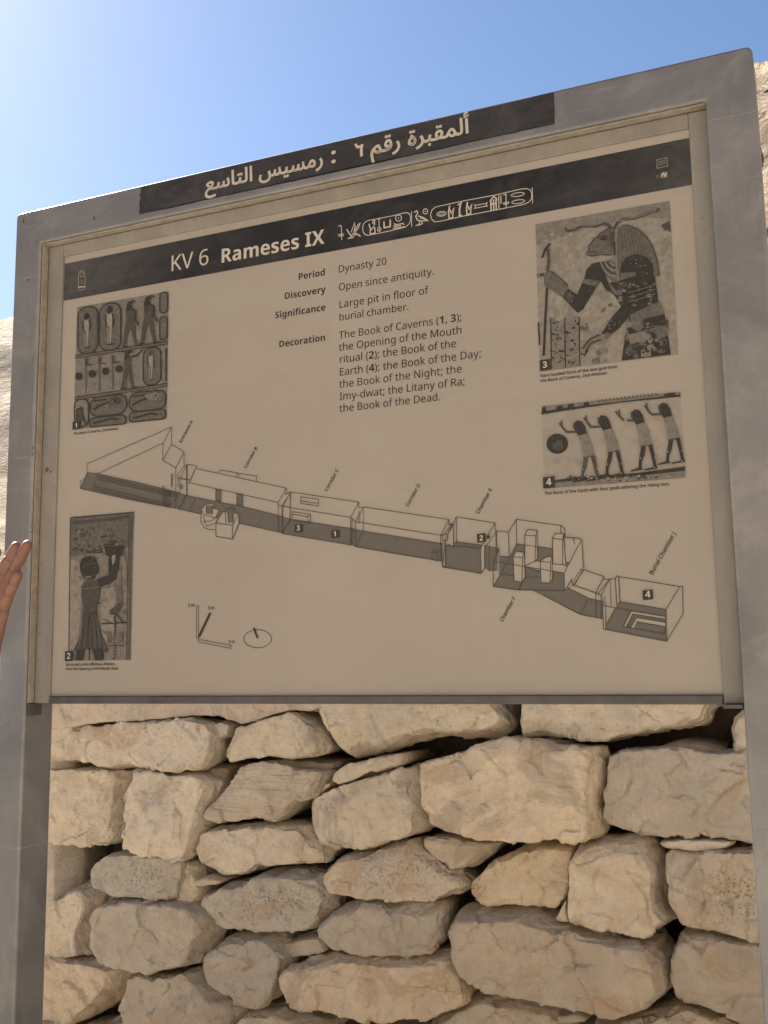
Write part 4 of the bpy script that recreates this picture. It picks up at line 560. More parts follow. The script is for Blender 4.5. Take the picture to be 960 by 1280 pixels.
class Art:
    """Flat print on the panel: polygons and pen lines gathered into one mesh with its inks."""
    def __init__(s, name, parent, plane=PY, base=1):
        s.name, s.parent, s.plane, s.base = name, parent, plane, base
        s.v, s.f, s.mi, s.mats, s.k = [], [], [], [], 0
    def m(s, mt):
        if mt not in s.mats: s.mats.append(mt)
        return s.mats.index(mt)
    def y(s, lay):
        s.k += 1; return s.plane - .0005 * (s.base + lay) - (s.k % 89) * .55e-5
    def tris(s, loops, mt, lay):
        yy = s.y(lay); i0 = len(s.v); flat_ = [p for l in loops for p in l]
        s.v += [(x, yy, z) for x, z in flat_]
        for t in tessellate_polygon([[Vector((x, z, 0)) for x, z in l] for l in loops]):
            s.f.append([i0 + i for i in t]); s.mi.append(s.m(mt))
    def poly(s, pts, mt, lay=0): s.tris([[s.xz(p) for p in pts]], mt, lay)
    def xz(s, p): q = P(p[0], p[1], s.plane); return (q.x, q.z)
    def line(s, pts, wd, mt, lay=0, closed=False): s.strip([s.xz(p) for p in pts], wd, mt, lay, closed)
    def strip(s, q, wd, mt, lay=0, closed=False):
        q = [Vector(p) for p in q]
        q = [p for i, p in enumerate(q) if i == 0 or (p - q[i - 1]).length > 1e-6]
        n = len(q)
        if n < 2: return
        yy = s.y(lay); i0 = len(s.v)
        for i in range(n):
            a = q[i - 1] if (i or closed) else None; c = q[(i + 1) % n] if (i < n - 1 or closed) else None
            d1 = (q[i] - a).normalized() if a is not None else (c - q[i]).normalized()
            d2 = (c - q[i]).normalized() if c is not None else d1
            t = d1 + d2; t = t.normalized() if t.length > .2 else d2
            nn = Vector((-t.y, t.x)); k = 1 / max(.45, abs(nn.dot(Vector((-d1.y, d1.x)))))
            for sg in (1, -1):
                e = q[i] + nn * (wd * .5 * k * sg); s.v.append((e.x, yy, e.y))
        for i in range(n if closed else n - 1):
            j = (i + 1) % n; s.f.append((i0 + 2 * i, i0 + 2 * j, i0 + 2 * j + 1, i0 + 2 * i + 1)); s.mi.append(s.m(mt))
    def ell(s, c, rx, ry, mt, lay=0, n=28, wd=None, rot=0):
        pts = []
        for k in range(n):
            a = 2 * math.pi * k / n; x, y = rx * math.cos(a), ry * math.sin(a)
            pts.append((c[0] + x * math.cos(rot) - y * math.sin(rot), c[1] + x * math.sin(rot) + y * math.cos(rot)))
        s.line(pts, wd, mt, lay, True) if wd else s.poly(pts, mt, lay)
    def text(s, runs, a, b, mt, lay=0, level=True, hs=1.0):
        """runs: [(string, bold)] set from photo pixel a to photo pixel b along the baseline"""
        A, B = Vector(s.xz(a)), Vector(s.xz(b))
        if level: B.y = A.y = (A.y + B.y) / 2
        tot = sum((G_BOLD if bo else G_REG)[c][0] for st, bo in runs for c in st)
        sc = (B - A).length / tot; ux = (B - A).normalized(); uz = Vector((-ux.y, ux.x)); x = 0
        for st, bo in runs:
            for c in st:
                adv, loops = (G_BOLD if bo else G_REG)[c]
                s.glyph(loops, A, ux * sc, uz * sc * hs, x, mt, lay); x += adv
    def glyph(s, loops, A, ux, uz, x, mt, lay):
        polys = []
        for l in loops:
            polys.append([(x + l[i], l[i + 1]) for i in range(0, len(l), 2)])
        if not polys: return
        def area(p): return sum(p[i - 1][0] * p[i][1] - p[i][0] * p[i - 1][1] for i in range(len(p)))
        def inside(pt, p):
            r = False
            for i in range(len(p)):
                (x1, y1), (x2, y2) = p[i - 1], p[i]
                if (y1 > pt[1]) != (y2 > pt[1]) and pt[0] < (x2 - x1) * (pt[1] - y1) / (y2 - y1) + x1: r = not r
            return r
        depth = [sum(inside(p[0], q) for q in polys if q is not p) for p in polys]
        for i, p in enumerate(polys):
            if depth[i] % 2: continue
            grp = [p] + [q for j, q in enumerate(polys) if depth[j] == depth[i] + 1 and inside(q[0], p)]
            s.tris([[tuple(A + ux * u + uz * v) for u, v in g] for g in grp], mt, lay)
            if ux.length < 1.1e-5:      # the smallest print is set in a slightly heavier cut
                for g in grp: s.strip([tuple(A + ux * u + uz * v) for u, v in g], .00028, mt, lay, True)
    def done(s, label=None):
        me = bpy.data.meshes.new(s.name); me.from_pydata(s.v, [], s.f)
        for mt in s.mats: me.materials.append(mt)
        for p, i in zip(me.polygons, s.mi): p.material_index = i
        o = link(s.name, me, s.parent)
        if label: o['label'] = label
        return o
def zf(ox, oy, sc): return lambda *pts: [(ox + x / sc, oy + y / sc) for x, y in pts]
def zr(z, x0, y0, x1, y1, slope=0.0):     # a box that keeps its verticals and follows a sloping top and bottom
    return z((x0, y0), (x1, y0 + slope * (x1 - x0)), (x1, y1 + slope * (x1 - x0)), (x0, y1))
BK, LN, FL, WH, PN = M['black'], M['line'], M['floor'], M['white'], M['panel']
b1, b2 = M['b1'], M['b2']
g1, g2, g3, g4, g5, g6 = (M['g%d' % i] for i in range(1, 7))

# --- dark title band with its lettering
bnd = Art('title_band', panel)
def uv(pts): return [(x, Z0 + z) for x, z in pts]
bnd.tris([uv([(.0012, .7352), (1.1492, .7352), (1.1492, .8085), (.0012, .8085)])], M['band'], 0); bnd.done()
tt = Art('tomb_number', panel, base=2)
tt.text([('KV 6', False)], (212.5, 339), (262, 331), WH, hs=1.0); tt.done(); tt = Art('tomb_name', panel, base=2)
tt.text([('Rameses IX', True)], (275.5, 328), (406, 306), WH)
tt.done()
hg = Art('hieroglyph_lettering', panel, base=2)
z = zf(415, 255, 7.385); sw = .0013
def H(w_, *pts, cl=False): hg.line(z(*pts), w_, WH, 0, cl)
H(sw, (62, 205), (82, 200), (90, 215), (92, 335)); H(sw, (58, 285), (115, 278)); H(sw, (60, 298), (112, 293))
H(.002, (138, 235), (165, 280), (185, 300), (150, 322), (200, 312)); H(.0016, (180, 262), (210, 175), (215, 215), (205, 262))
H(.0016, (205, 262), (245, 190), (262, 180), (245, 225), (215, 262)); H(.0022, (185, 280), (215, 270), (255, 290), (262, 300), (225, 280), (195, 300))
def cart(z_, pts): hg.line(z_(*pts), sw, WH, 0, True)
cart(z, [(315, 165), (345, 152), (560, 112), (680, 82), (710, 86), (725, 110), (728, 150), (715, 185), (680, 215), (560, 245), (340, 292), (310, 285), (290, 260), (284, 225), (294, 185)])
H(sw, (736, 72), (738, 212))
H(.002, (345, 185), (350, 215), (365, 240), (385, 215), (398, 225), (400, 270), (355, 278), (355, 230)); H(.002, (378, 185), (385, 150), (396, 155), (393, 200))
H(sw, (436, 135), (438, 215)); H(sw, (425, 142), (450, 136)); hg.ell(z((438, 235))[0], 16/7.385, 20/7.385, WH, 0, 14, sw); H(sw, (438, 215), (438, 255))
H(.0024, (482, 165), (484, 222), (540, 210), (540, 145))
hg.ell(z((616, 132))[0], 28/7.385, 28/7.385, WH, 0, 20, sw); hg.ell(z((616, 132))[0], 6/7.385, 6/7.385, WH, 0, 8)
H(.0018, (575, 180), (590, 195), (655, 182), (668, 192)); H(.0016, (570, 205), (600, 208), (640, 198)); H(.002, (565, 232), (590, 222), (610, 228), (630, 216), (650, 220), (670, 210))
H(.0018, (758, 80), (785, 65), (795, 85), (775, 115), (790, 150), (830, 160), (888, 155), (840, 125), (795, 112)); H(.0014, (815, 130), (850, 140), (870, 150))
H(.0016, (808, 162), (812, 185), (775, 205)); H(.0016, (832, 162), (835, 185), (800, 200))
hg.ell(z((864, 70))[0], 22/7.385, 24/7.385, WH, 0, 16, sw); hg.ell(z((864, 70))[0], 6/7.385, 6/7.385, WH, 0, 8)
z = zf(530, 225, 6.62)
cart(z, [(100, 225), (330, 175), (600, 125), (800, 78), (850, 73), (880, 85), (895, 115), (893, 155), (870, 185), (830, 203), (600, 250), (330, 300), (130, 345), (90, 348), (65, 325), (55, 290), (68, 250)])
H(sw, (896, 65), (900, 195))
hg.ell(z((147, 282))[0], 38/6.62, 19/6.62, WH, 0, 18, sw, -.12); hg.ell(z((147, 283))[0], 22/6.62, 9/6.62, WH, 0, 14, .0009, -.12)
for dx, dy in ((0, 0), (148, -32)):
    H(.002, (208 + dx, 225 + dy), (215 + dx, 250 + dy), (228 + dx, 275 + dy), (250 + dx, 235 + dy), (240 + dx, 290 + dy), (240 + dx, 318 + dy)); H(.0022, (210 + dx, 325 + dy), (205 + dx, 262 + dy), (215 + dx, 215 + dy)); H(.002, (205 + dx, 322 + dy), (245 + dx, 313 + dy))
H(.002, (280, 212), (300, 195), (318, 190)); H(.0026, (305, 200), (295, 250), (298, 295)); H(.002, (285, 300), (315, 292))
H(sw, (425, 212), (520, 195), (518, 218), (425, 236), cl=True); H(sw, (415, 205), (425, 212)); H(sw, (415, 242), (425, 236)); H(sw, (520, 195), (528, 185)); H(sw, (518, 218), (530, 220))
for x in (555, 577, 598): H(.0022, (x, 165 - (x - 555) * .15), (x + 2, 255 - (x - 555) * .18))
H(.002, (548, 180), (560, 160), (578, 140), (598, 152), (606, 170)); H(.0022, (548, 205), (602, 195))
for x in (622, 640): H(.0015, (x - 2, 130), (x, 240 - (x - 622) * .2)) if x == 622 else H(.0015, (x, 200), (x - 2, 128))
H(.0015, (662, 130), (668, 122), (680, 118), (682, 228)); H(.0015, (655, 195), (708, 185)); H(.0015, (660, 205), (704, 197))
hg.ell(z((778, 123))[0], 54/6.62, 15/6.62, WH, 0, 20, sw, -.14); hg.ell(z((782, 182))[0], 54/6.62, 15/6.62, WH, 0, 20, sw, -.14)
hg.done()
em = Art('emblem', panel, base=2); z = zf(0, 230, 7.53)
em.line(z((740, 990), (742, 850), (752, 828), (772, 818), (795, 828), (804, 850), (803, 985)), .0013, g6, 0)
em.ell(z((773, 856))[0], 17/7.53, 19/7.53, g6, 0, 18, .0012); em.poly(z((740, 968), (802, 962), (802, 972), (740, 978)), WH); em.line(z((735, 1003), (803, 996)), .0012, g5, 0)
for k in range(3): em.line(z((752, 915 + k * 14), (792, 911 + k * 14)), .0009, g4, 0)
em.done('small arched emblem at the band\'s left end')
em = Art('emblem', panel, base=2); z = zf(820, 100, 6.4)
em.line(z((9, 640), (88, 625), (92, 690), (10, 708)), .0012, g5, 0, True)
for k in range(4): em.line(z((20, 655 + k * 10), (80, 643 + k * 10)), .0011, g4, 0)
em.poly(z((34, 745), (92, 732), (94, 782), (36, 790)), g4); em.line(z((44, 776), (60, 748), (74, 770), (86, 745)), .002, WH, 1)
em.line(z((2, 770), (22, 766)), .0012, g4, 0); em.line(z((2, 782), (22, 778)), .0012, g4, 0); em.done('small printed emblems at the band\'s right end')

# --- body text
def block(name, rows):
    if name != 'caption_text' :
        t = Art('row_heading', panel); t.text(*rows[0], BK); t.done(); rows = rows[1:]
    t = Art(name, panel)
    for runs, a, b in rows: t.text([(runs, False)] if isinstance(runs, str) else runs, a, b, BK)
    t.done()
z3 = lambda x, y: (320 + x / 3, 300 + y / 3)
block('period_text', [([('Period', True)], z3(158, 150), z3(261, 133)), ('Dynasty 20', z3(308, 123), z3(491, 92))])
block('discovery_text', [([('Discovery', True)], z3(106, 222), z3(262, 198)), ('Open since antiquity.', z3(309, 190), z3(670, 131))])
block('significance_text', [([('Significance', True)], z3(71, 293), z3(262, 266)), ('Large pit in floor of', z3(310, 256), z3(646, 202)), ('burial chamber.', z3(311, 303), z3(575, 263))])
block('decoration_text', [([('Decoration', True)], z3(85, 402), z3(262, 379)),
    ([('The Book of Caverns ', False), ('(1, 3)', True), (';', False)], z3(311, 370), z3(774, 304)),
    ('the Opening of the Mouth', z3(311, 416), z3(774, 352)), ([('ritual ', False), ('(2)', True), ('; the Book of the', False)], z3(312, 462), z3(753, 402)),
    ([('Earth ', False), ('(4)', True), ('; the Book of the Day;', False)], z3(312, 508), z3(847, 441)), ('the Book of the Night; the', z3(312, 554), z3(774, 498)),
    ('Imy-dwat; the Litany of Ra;', z3(313, 601), z3(786, 544)), ('the Book of the Dead.', z3(313, 646), z3(695, 602))])
block('caption_text', [('Ram-headed form of the sun god from', (675.6, 472.4), (772, 459.6)), ('the Book of Caverns, 2nd division.', (675.6, 478.6), (760, 467.4))])
block('caption_text', [('The Book of the Earth with four gods adoring the rising sun.', (680.6, 618.6), (837.8, 606.7))])
block('caption_text', [('The Book of Caverns, 2nd division.', (92.2, 543.8), (148.8, 536.9))])
block('caption_text', [('Iun-mutef priest offering a libation,', (82.4, 832.5), (144.8, 831.3)), ('from the Opening of the Mouth ritual.', (82.4, 837.8), (149, 837.0))])
def numbox(t, pts, ch, a, b, lay=4):
    t.poly(pts, BK, lay); t.text([(ch, True)], a, b, WH, lay + 1)

# --- photograph prints
def blobs(t, n, box_, mts, lay, size=(6, 16), zz=None, asp=1.0):
    for _ in range(n):
        x, y = random.uniform(box_[0], box_[2]), random.uniform(box_[1], box_[3]); r = random.uniform(*size); k = random.randint(6, 9)
        pts = [(x + r * asp * random.uniform(.5, 1.1) * math.cos(2 * math.pi * i / k), y + r * random.uniform(.5, 1.1) * math.sin(2 * math.pi * i / k)) for i in range(k)]
        q_ = getattr(t, 'clip', None)
        if q_ and not all(all((q_[i][0] - q_[i - 1][0]) * (p[1] - q_[i - 1][1]) - (q_[i][1] - q_[i - 1][1]) * (p[0] - q_[i - 1][0]) > 0 for i in range(4)) for p in zz(*pts)): continue
        t.poly(zz(*pts), random.choice(mts), lay)
random.seed(5)
# 3: the ram-headed figure
z = zf(660, 220, 4.8); t = Art('photograph', panel)
t.clip = z((45, 292), (850, 150), (902, 1072), (72, 1175)); t.poly(t.clip, g5)
t.poly(z((45, 292), (850, 150), (856, 260), (700, 250), (400, 300), (52, 420)), g4, 1)
blobs(t, 30, (90, 340, 330, 640), [b1, b2], 1, (10, 40), z); blobs(t, 30, (320, 700, 560, 1080), [b1, b2], 1, (10, 44), z); blobs(t, 12, (800, 330, 860, 700), [b1, b2], 1, (8, 30), z)
blobs(t, 14, (100, 720, 320, 860), [b1, b2], 1, (10, 40), z)
t.line(z((222, 312), (240, 332), (275, 325), (320, 303), (360, 300), (410, 304), (450, 288), (482, 296), (505, 318)), .0048, g2, 2)
t.line(z((232, 318), (275, 318), (320, 297), (400, 297), (450, 282)), .0016, g4, 3)
t.line(z((515, 322), (535, 285), (570, 262), (640, 255), (700, 235), (745, 215), (775, 212), (788, 192)), .0046, g2, 2)
t.line(z((545, 275), (600, 258), (660, 248), (720, 226), (770, 208)), .0016, g4, 3)
t.poly(z((350, 472), (362, 432), (395, 385), (440, 345), (490, 315), (530, 330), (532, 475), (495, 478), (440, 472), (385, 482)), g3, 2)
t.line(z((350, 474), (385, 483), (440, 473), (495, 478)), .0012, g1, 3)
t.poly(z((350, 490), (440, 482), (495, 480), (520, 500), (440, 516), (385, 530)), g5, 2)
t.poly(z((535, 312), (600, 298), (660, 322), (710, 365), (750, 430), (775, 510), (788, 600), (762, 602), (752, 540), (722, 492), (650, 470), (590, 482), (560, 530), (555, 632), (535, 635), (527, 480)), g3, 2)
t.line(z((560, 302), (600, 298), (660, 322), (710, 365), (750, 430), (775, 510), (788, 600)), .0022, g2, 3)
t.poly(z((430, 385), (452, 372), (478, 378), (462, 392)), g1, 4); t.line(z((420, 378), (450, 362), (486, 370)), .0014, g1, 4); t.line(z((352, 462), (385, 456), (420, 462)), .0012, g1, 4); t.ell(z((372, 440))[0], .9, 1.1, g1, 4, 7)
t.poly(z((490, 330), (525, 345), (526, 420), (505, 440), (492, 400)), g2, 4); t.line(z((362, 430), (395, 384), (440, 344), (490, 314)), .0013, g1, 4)
for k in range(7): t.line(z((556 + k * 20, 312 + k * 6), (566 + k * 22, 380 + k * 10), (572 + k * 24, 455 + k * 9)), .0009, g2, 3)
for k in range(5): t.line(z((742 + k * 6, 420 + k * 34), (700 + k * 14, 440 + k * 30)), .0009, g2, 3)
t.line(z((535, 315), (528, 400), (530, 500), (545, 630)), .0035, g4, 4); t.line(z((523, 400), (524, 480)), .002, g1, 5)
t.poly(z((556, 560), (565, 525), (592, 488), (650, 470), (718, 492), (750, 540), (756, 600), (690, 606), (640, 610), (560, 612)), g1, 3)
blobs(t, 22, (575, 500, 740, 590), [g3, g2, g5], 4, (2, 6), z)
t.poly(z((560, 585), (640, 580), (652, 605), (562, 615)), g3, 5)
t.poly(z((425, 520), (490, 508), (528, 520), (540, 640), (510, 640), (470, 600), (445, 560)), g3, 2)
for k in range(5): t.line(z((436 + k * 14, 520), (452 + k * 15, 560 - k * 5), (490 + k * 11, 598 - k * 14), (532, 606 - k * 20)), .0014, g1 if k % 2 else g5, 3)
t.poly(z((345, 600), (352, 565), (385, 530), (432, 518), (455, 570), (505, 700), (470, 690), (440, 632), (418, 655), (335, 800), (300, 826), (214, 732), (243, 678), (296, 716), (318, 665)), g1, 3)
t.poly(z((337, 618), (432, 632), (416, 668), (326, 646)), g3, 4); blobs(t, 12, (350, 628, 412, 655), [g6, g1], 5, (3, 6), z)
t.poly(z((240, 700), (285, 722), (262, 770), (222, 728)), g2, 4); blobs(t, 10, (228, 700, 280, 780), [g4, g5], 5, (2, 5), z)
t.poly(z((100, 590), (125, 572), (155, 588), (200, 625), (242, 662), (214, 728), (180, 705), (130, 680), (100, 660)), g3, 3); t.line(z((130, 575), (160, 588), (205, 625), (243, 662)), .0014, g1, 4)
t.line(z((88, 492), (104, 448), (120, 425), (136, 408)), .0035, g1, 3); t.line(z((122, 440), (128, 510), (118, 575)), .0045, g2, 3)
t.line(z((116, 672), (106, 860), (96, 1080)), .0036, g1, 2); t.line(z((64, 880), (72, 1016)), .0025, BK, 2)
t.poly(z((55, 592), (95, 582), (95, 602), (56, 612)), g2, 2); t.poly(z((62, 596), (72, 594), (72, 606), (62, 608)), g5, 3)
t.poly(z((455, 660), (500, 640), (600, 615), (762, 600), (782, 740), (822, 835), (858, 1072), (562, 1110), (585, 960), (606, 850), (560, 785), (520, 720)), g1, 2)
t.poly(z((470, 620), (530, 690), (575, 680), (560, 720), (520, 715), (480, 660)), g3, 3)
t.poly(z((612, 835), (700, 795), (795, 752), (822, 828), (700, 860), (618, 890)), g3, 3); t.poly(z((590, 870), (640, 865), (640, 920), (600, 960), (588, 930)), g4, 3)
blobs(t, 60, (540, 640, 765, 780), [g3, g2, g4, g1], 3, (4, 13), z, 1.4); blobs(t, 85, (600, 870, 835, 1085), [g3, g3, g4, g1, g2], 3, (8, 26), z, 1.3); blobs(t, 40, (590, 990, 845, 1080), [g1, g3], 4, (4, 12), z)
for k in range(7): t.line(z((600, 690 + k * 14), (680, 668 + k * 14), (765, 640 + k * 14)), .0016, g3 if k % 2 else g1, 4)
t.poly(z((600, 955), (690, 935), (745, 960), (700, 1000), (615, 1010)), g4, 4); t.poly(z((760, 900), (830, 900), (840, 960), (775, 985)), g3, 4); t.poly(z((680, 1045), (740, 1040), (740, 1082), (680, 1090)), g4, 4)
t.poly(z((562, 785), (606, 850), (540, 925), (500, 950), (440, 950), (470, 905), (505, 850)), g1, 3); blobs(t, 14, (480, 860, 560, 930), [g3, g2], 4, (3, 8), z)
t.poly(z((470, 940), (505, 950), (480, 985), (455, 975)), g3, 4)
t.poly(z((440, 952), (490, 962), (470, 1000), (430, 1015), (395, 1012), (362, 1050), (345, 1075), (312, 1068), (318, 1040), (338, 1005), (385, 962)), g4, 3)
for a in (((330, 1040), (370, 985), (430, 955)), ((345, 1060), (380, 1005), (440, 985)), ((320, 1066), (342, 1078), (362, 1046))): t.line(z(*a), .0022, g1, 4)
t.poly(z((800, 300), (850, 268), (860, 335), (820, 325)), g2, 2); t.poly(z((440, 800), (470, 785), (462, 815), (445, 825)), g3, 2); t.poly(z((480, 770), (505, 765), (508, 785), (485, 788)), g3, 2)
blobs(t, 5, (325, 890, 365, 925), [g3], 2, (8, 20), z); blobs(t, 8, (340, 1040, 500, 1130), [g3, g4], 1, (14, 36), z)
t.poly(z((136, 855), (312, 846), (318, 1142), (140, 1165)), g4, 1)
for x in (138, 222, 308): t.line(z((x, 862 - x * .05), (x + 4, 1160 - (x - 138) * .12)), .0016, g1, 2)
for k in range(46):
    x, y = random.choice((150, 235)) + random.uniform(0, 60), random.uniform(870, 1130); dx, dy = random.uniform(-22, 22), random.uniform(-16, 16)
    t.line(z((x, y), (x + dx, y + dy * .3), (x + dx * .8, y + dy)), random.choice((.0013, .0018, .0024)), random.choice((g1, g2)), 3)
numbox(t, z((72, 1108), (134, 1100), (136, 1165), (75, 1173)), '3', z((90, 1155))[0], z((120, 1151))[0]); t.done('print of a ram-headed figure holding a staff')
# 4: four figures before a dark disc
z = zf(660, 480, 4.364); t = Art('photograph', panel)
t.clip = z((75, 165), (832, 68), (858, 510), (90, 570)); t.poly(t.clip, g6)
blobs(t, 24, (100, 130, 820, 480), [b2], 1, (8, 30), z)
t.poly(z((75, 124), (230, 108), (320, 98), (832, 44), (832, 70), (500, 102), (215, 142), (78, 168)), g4, 2)
t.poly(z((76, 152), (210, 132), (500, 98), (832, 58), (832, 70), (500, 104), (215, 145), (78, 168)), g1, 3)
for a in ((75, 124, 95, 165), (155, 118, 188, 138), (215, 108, 250, 142), (302, 98, 332, 122), (742, 48, 800, 66)): t.poly(z((a[0], a[3]), (a[0] + 6, a[1] + 6), (a[2], a[1]), (a[2] + 8, a[3])), g1, 4)
for k in range(16): x = 380 + k * 21; t.line(z((x, 88 - k * 2.4), (x + 12, 100 - k * 2.4)), .0014, g2, 4)
t.poly(z((90, 535), (250, 508), (420, 498), (560, 492), (720, 472), (858, 448), (858, 512), (560, 536), (92, 572)), g4, 2)
t.poly(z((150, 528), (270, 508), (440, 500), (600, 486), (858, 452), (858, 474), (560, 508), (150, 538)), g1, 3)
blobs(t, 60, (200, 500, 850, 530), [g5, g3, g2], 4, (3, 9), z, 1.5)
t.ell(z((161, 327))[0], 59/4.364, 55/4.364, g1, 2, 30); blobs(t, 14, (125, 290, 195, 360), [g2], 3, (5, 14), z); t.ell(z((166, 340))[0], 30/4.364, 22/4.364, g2, 3, 12)
def god(dx, dy, gap=False, lt=g1):
    zz = lambda *p: z(*[(x + dx, y + dy) for x, y in p])
    t.poly(zz((384, 192), (402, 172), (430, 178), (447, 205), (458, 243), (414, 256), (398, 236), (386, 216)), g1, 4)
    t.poly(zz((381, 190), (390, 184), (396, 212), (384, 214)), g2, 5)
    t.line(zz((404, 234), (345, 236), (326, 212), (308, 186)) if not gap else zz((404, 234), (362, 232)), .0030, g2, 4)
    if gap: t.line(zz((345, 232), (316, 206), (300, 182)), .0030, g2, 4)
    t.line(zz((345, 236), (322, 206), (318, 172)), .0022, g2, 4)
    t.poly(zz((412, 257), (456, 243), (476, 292), (499, 363), (436, 376), (430, 312)), g4, 4); t.line(zz((436, 376), (499, 363)), .001, g2, 5)
    t.poly(zz((440, 375), (463, 372), (457, 420), (443, 458), (440, 494), (424, 497), (428, 445)), lt, 4)
    t.poly(zz((478, 369), (500, 364), (514, 430), (524, 486), (508, 492), (495, 432)), lt, 4)
    t.poly(zz((424, 492), (444, 490), (446, 502), (380, 512), (384, 504)), g1, 5); t.poly(zz((505, 488), (526, 482), (528, 496), (452, 506), (458, 498)), g1, 5)
    for q in ((436, 440), (514, 436), (512, 490)): t.ell(zz(q)[0], 1.0, 1.2, g5, 6, 7)
god(-134, 28, False, g2); god(0, 0); god(180, -32, True); god(330, -68)
numbox(t, z((85, 512), (148, 505), (150, 565), (88, 573)), '4', z((103, 556))[0], z((133, 553))[0], 7); t.done('print of four figures adoring a dark disc')
# 1: the registers of figures in oval frames
z = zf(80, 350, 6.4); t = Art('photograph', panel)
t.clip = z((105, 218), (838, 90), (822, 1112), (78, 1200)); t.poly(t.clip, g4)
blobs(t, 60, (140, 250, 795, 1060), [b1, g4], 1, (14, 50), z)
def oval(x0, y0, x1, y1, sl, fill=g3, cut=None, w_=.0024):
    r = min(x1 - x0, y1 - y0) * .42; pts = []
    for cx, cy, a0 in ((x1 - r, y0 + r, -90), (x1 - r, y1 - r, 0), (x0 + r, y1 - r, 90), (x0 + r, y0 + r, 180)):
        for k in range(6):
            a = R(a0 + 18 * k); px_, py_ = cx + r * math.cos(a), cy + r * math.sin(a)
            if cut: px_, py_ = min(px_, cut[0]), min(py_, cut[1] - (px_ - x0) * -sl if False else cut[1])
            pts.append((px_, py_ + sl * (px_ - x0)))
    t.poly(z(*pts), fill, 2); t.line(z(*pts), w_, BK, 3, True)
oval(118, 228, 274, 600, -.13); oval(290, 200, 460, 575, -.13); oval(640, 552, 780, 850, -.12); oval(772, 105, 834, 268, -.1, g3, (834, 1e4)); oval(772, 300, 830, 482, -.1, g3, (830, 1e4))
oval(818, 552, 826, 810, -.1, g3, None, .0012)
oval(216, 945, 506, 1100, -.115); oval(528, 908, 822, 1060, -.105, g3, (819, 1e4)); oval(90, 962, 200, 1180, -.1, g4); oval(212, 1108, 500, 1190, -.10, g3, (1e4, 1180)); oval(528, 1062, 819, 1140, -.10, g3, (819, 1140))
for y0 in (600, 935): t.poly(z((95, y0 + (8 if y0 > 900 else 5)), (832, y0 - 105), (832, y0 - 85), (95, y0 + 30)), g3, 2); t.line(z((95, y0 + 5), (832, y0 - 106)), .0014, g1, 3); t.line(z((95, y0 + 28), (832, y0 - 84)), .0012, g1, 3)
def mummy(x, y, h, light=g5, dark=g1):
    t.poly(z((x - .085 * h, y + .22 * h), (x + .07 * h, y + .18 * h), (x + .06 * h, y + .5 * h), (x + .03 * h, y + .95 * h), (x - .05 * h, y + .95 * h), (x - .06 * h, y + .5 * h)), light, 4)
    t.poly(z((x - .08 * h, y + .12 * h), (x - .02 * h, y), (x + .06 * h, y + .02 * h), (x + .08 * h, y + .14 * h), (x - .04 * h, y + .2 * h)), dark, 5)
    t.line(z((x - .09 * h, y + .22 * h), (x - .11 * h, y + .36 * h), (x - .06 * h, y + .56 * h)), .0022, dark, 5); t.line(z((x + .07 * h, y + .2 * h), (x + .10 * h, y + .36 * h), (x + .08 * h, y + .54 * h)), .0024, dark, 5)
    t.line(z((x - .02 * h, y + .5 * h), (x - .01 * h, y + .95 * h)), .0013, dark, 5); t.line(z((x - .07 * h, y + .97 * h), (x + .11 * h, y + .95 * h)), .0024, dark, 5)
mummy(188, 265, 290); mummy(372, 210, 320); mummy(702, 560, 250, g5, g2)
def walker(x, y, h, body=g2, dark=g1, arm=True):
    q = lambda *p: z(*[(x + a * h, y + b * h) for a, b in p])
    t.poly(q((-.08, .12), (-.05, .0), (.02, -.02), (.08, .02), (.02, .06), (.05, .14), (-.02, .2), (-.09, .2)), dark, 5)
    t.line(q((.0, .0), (.08, -.03), (.13, .0)), .002, dark, 5)
    t.poly(q((-.10, .18), (.08, .16), (.08, .36), (.11, .58), (-.13, .62), (-.08, .40)), body, 4)
    t.poly(q((-.12, .60), (-.02, .60), (-.07, .80), (-.11, .98), (-.17, .98), (-.14, .78)), body, 4); t.poly(q((.02, .59), (.11, .57), (.13, .78), (.17, .96), (.11, .97), (.06, .78)), body, 4)
    t.line(q((-.18, .985), (-.05, .975)), .0022, dark, 5); t.line(q((.11, .97), (.26, .945)), .0022, dark, 5)
    if arm: t.line(q((.06, .16), (.13, .2), (.12, .38), (.19, .52)), .0032, dark, 5)
walker(535, 180, 360); walker(680, 140, 378)
walker(515, 578, 300, g2, g1, False); t.line(z((540, 618), (590, 608), (635, 562)), .003, g1, 5); t.line(z((468, 575), (515, 585), (550, 572)), .002, g1, 5)
for k in range(4):
    x = 125 + k * 107; t.ell(z((x, 773 - k * 20))[0], 29/6.4, 30/6.4, g1, 4, 20); t.line(z((x + 52, 640 - k * 12), (x + 55, 905 - k * 12)), .0028, g3, 3)
    if k: t.line(z((x - 40, 640 - k * 10), (x - 45, 690 - k * 10), (x + 5, 690 - k * 10)), .0030, g2, 4); t.line(z((x - 55, 630 - k * 10), (x - 52, 700 - k * 10)), .0018, g2, 4)
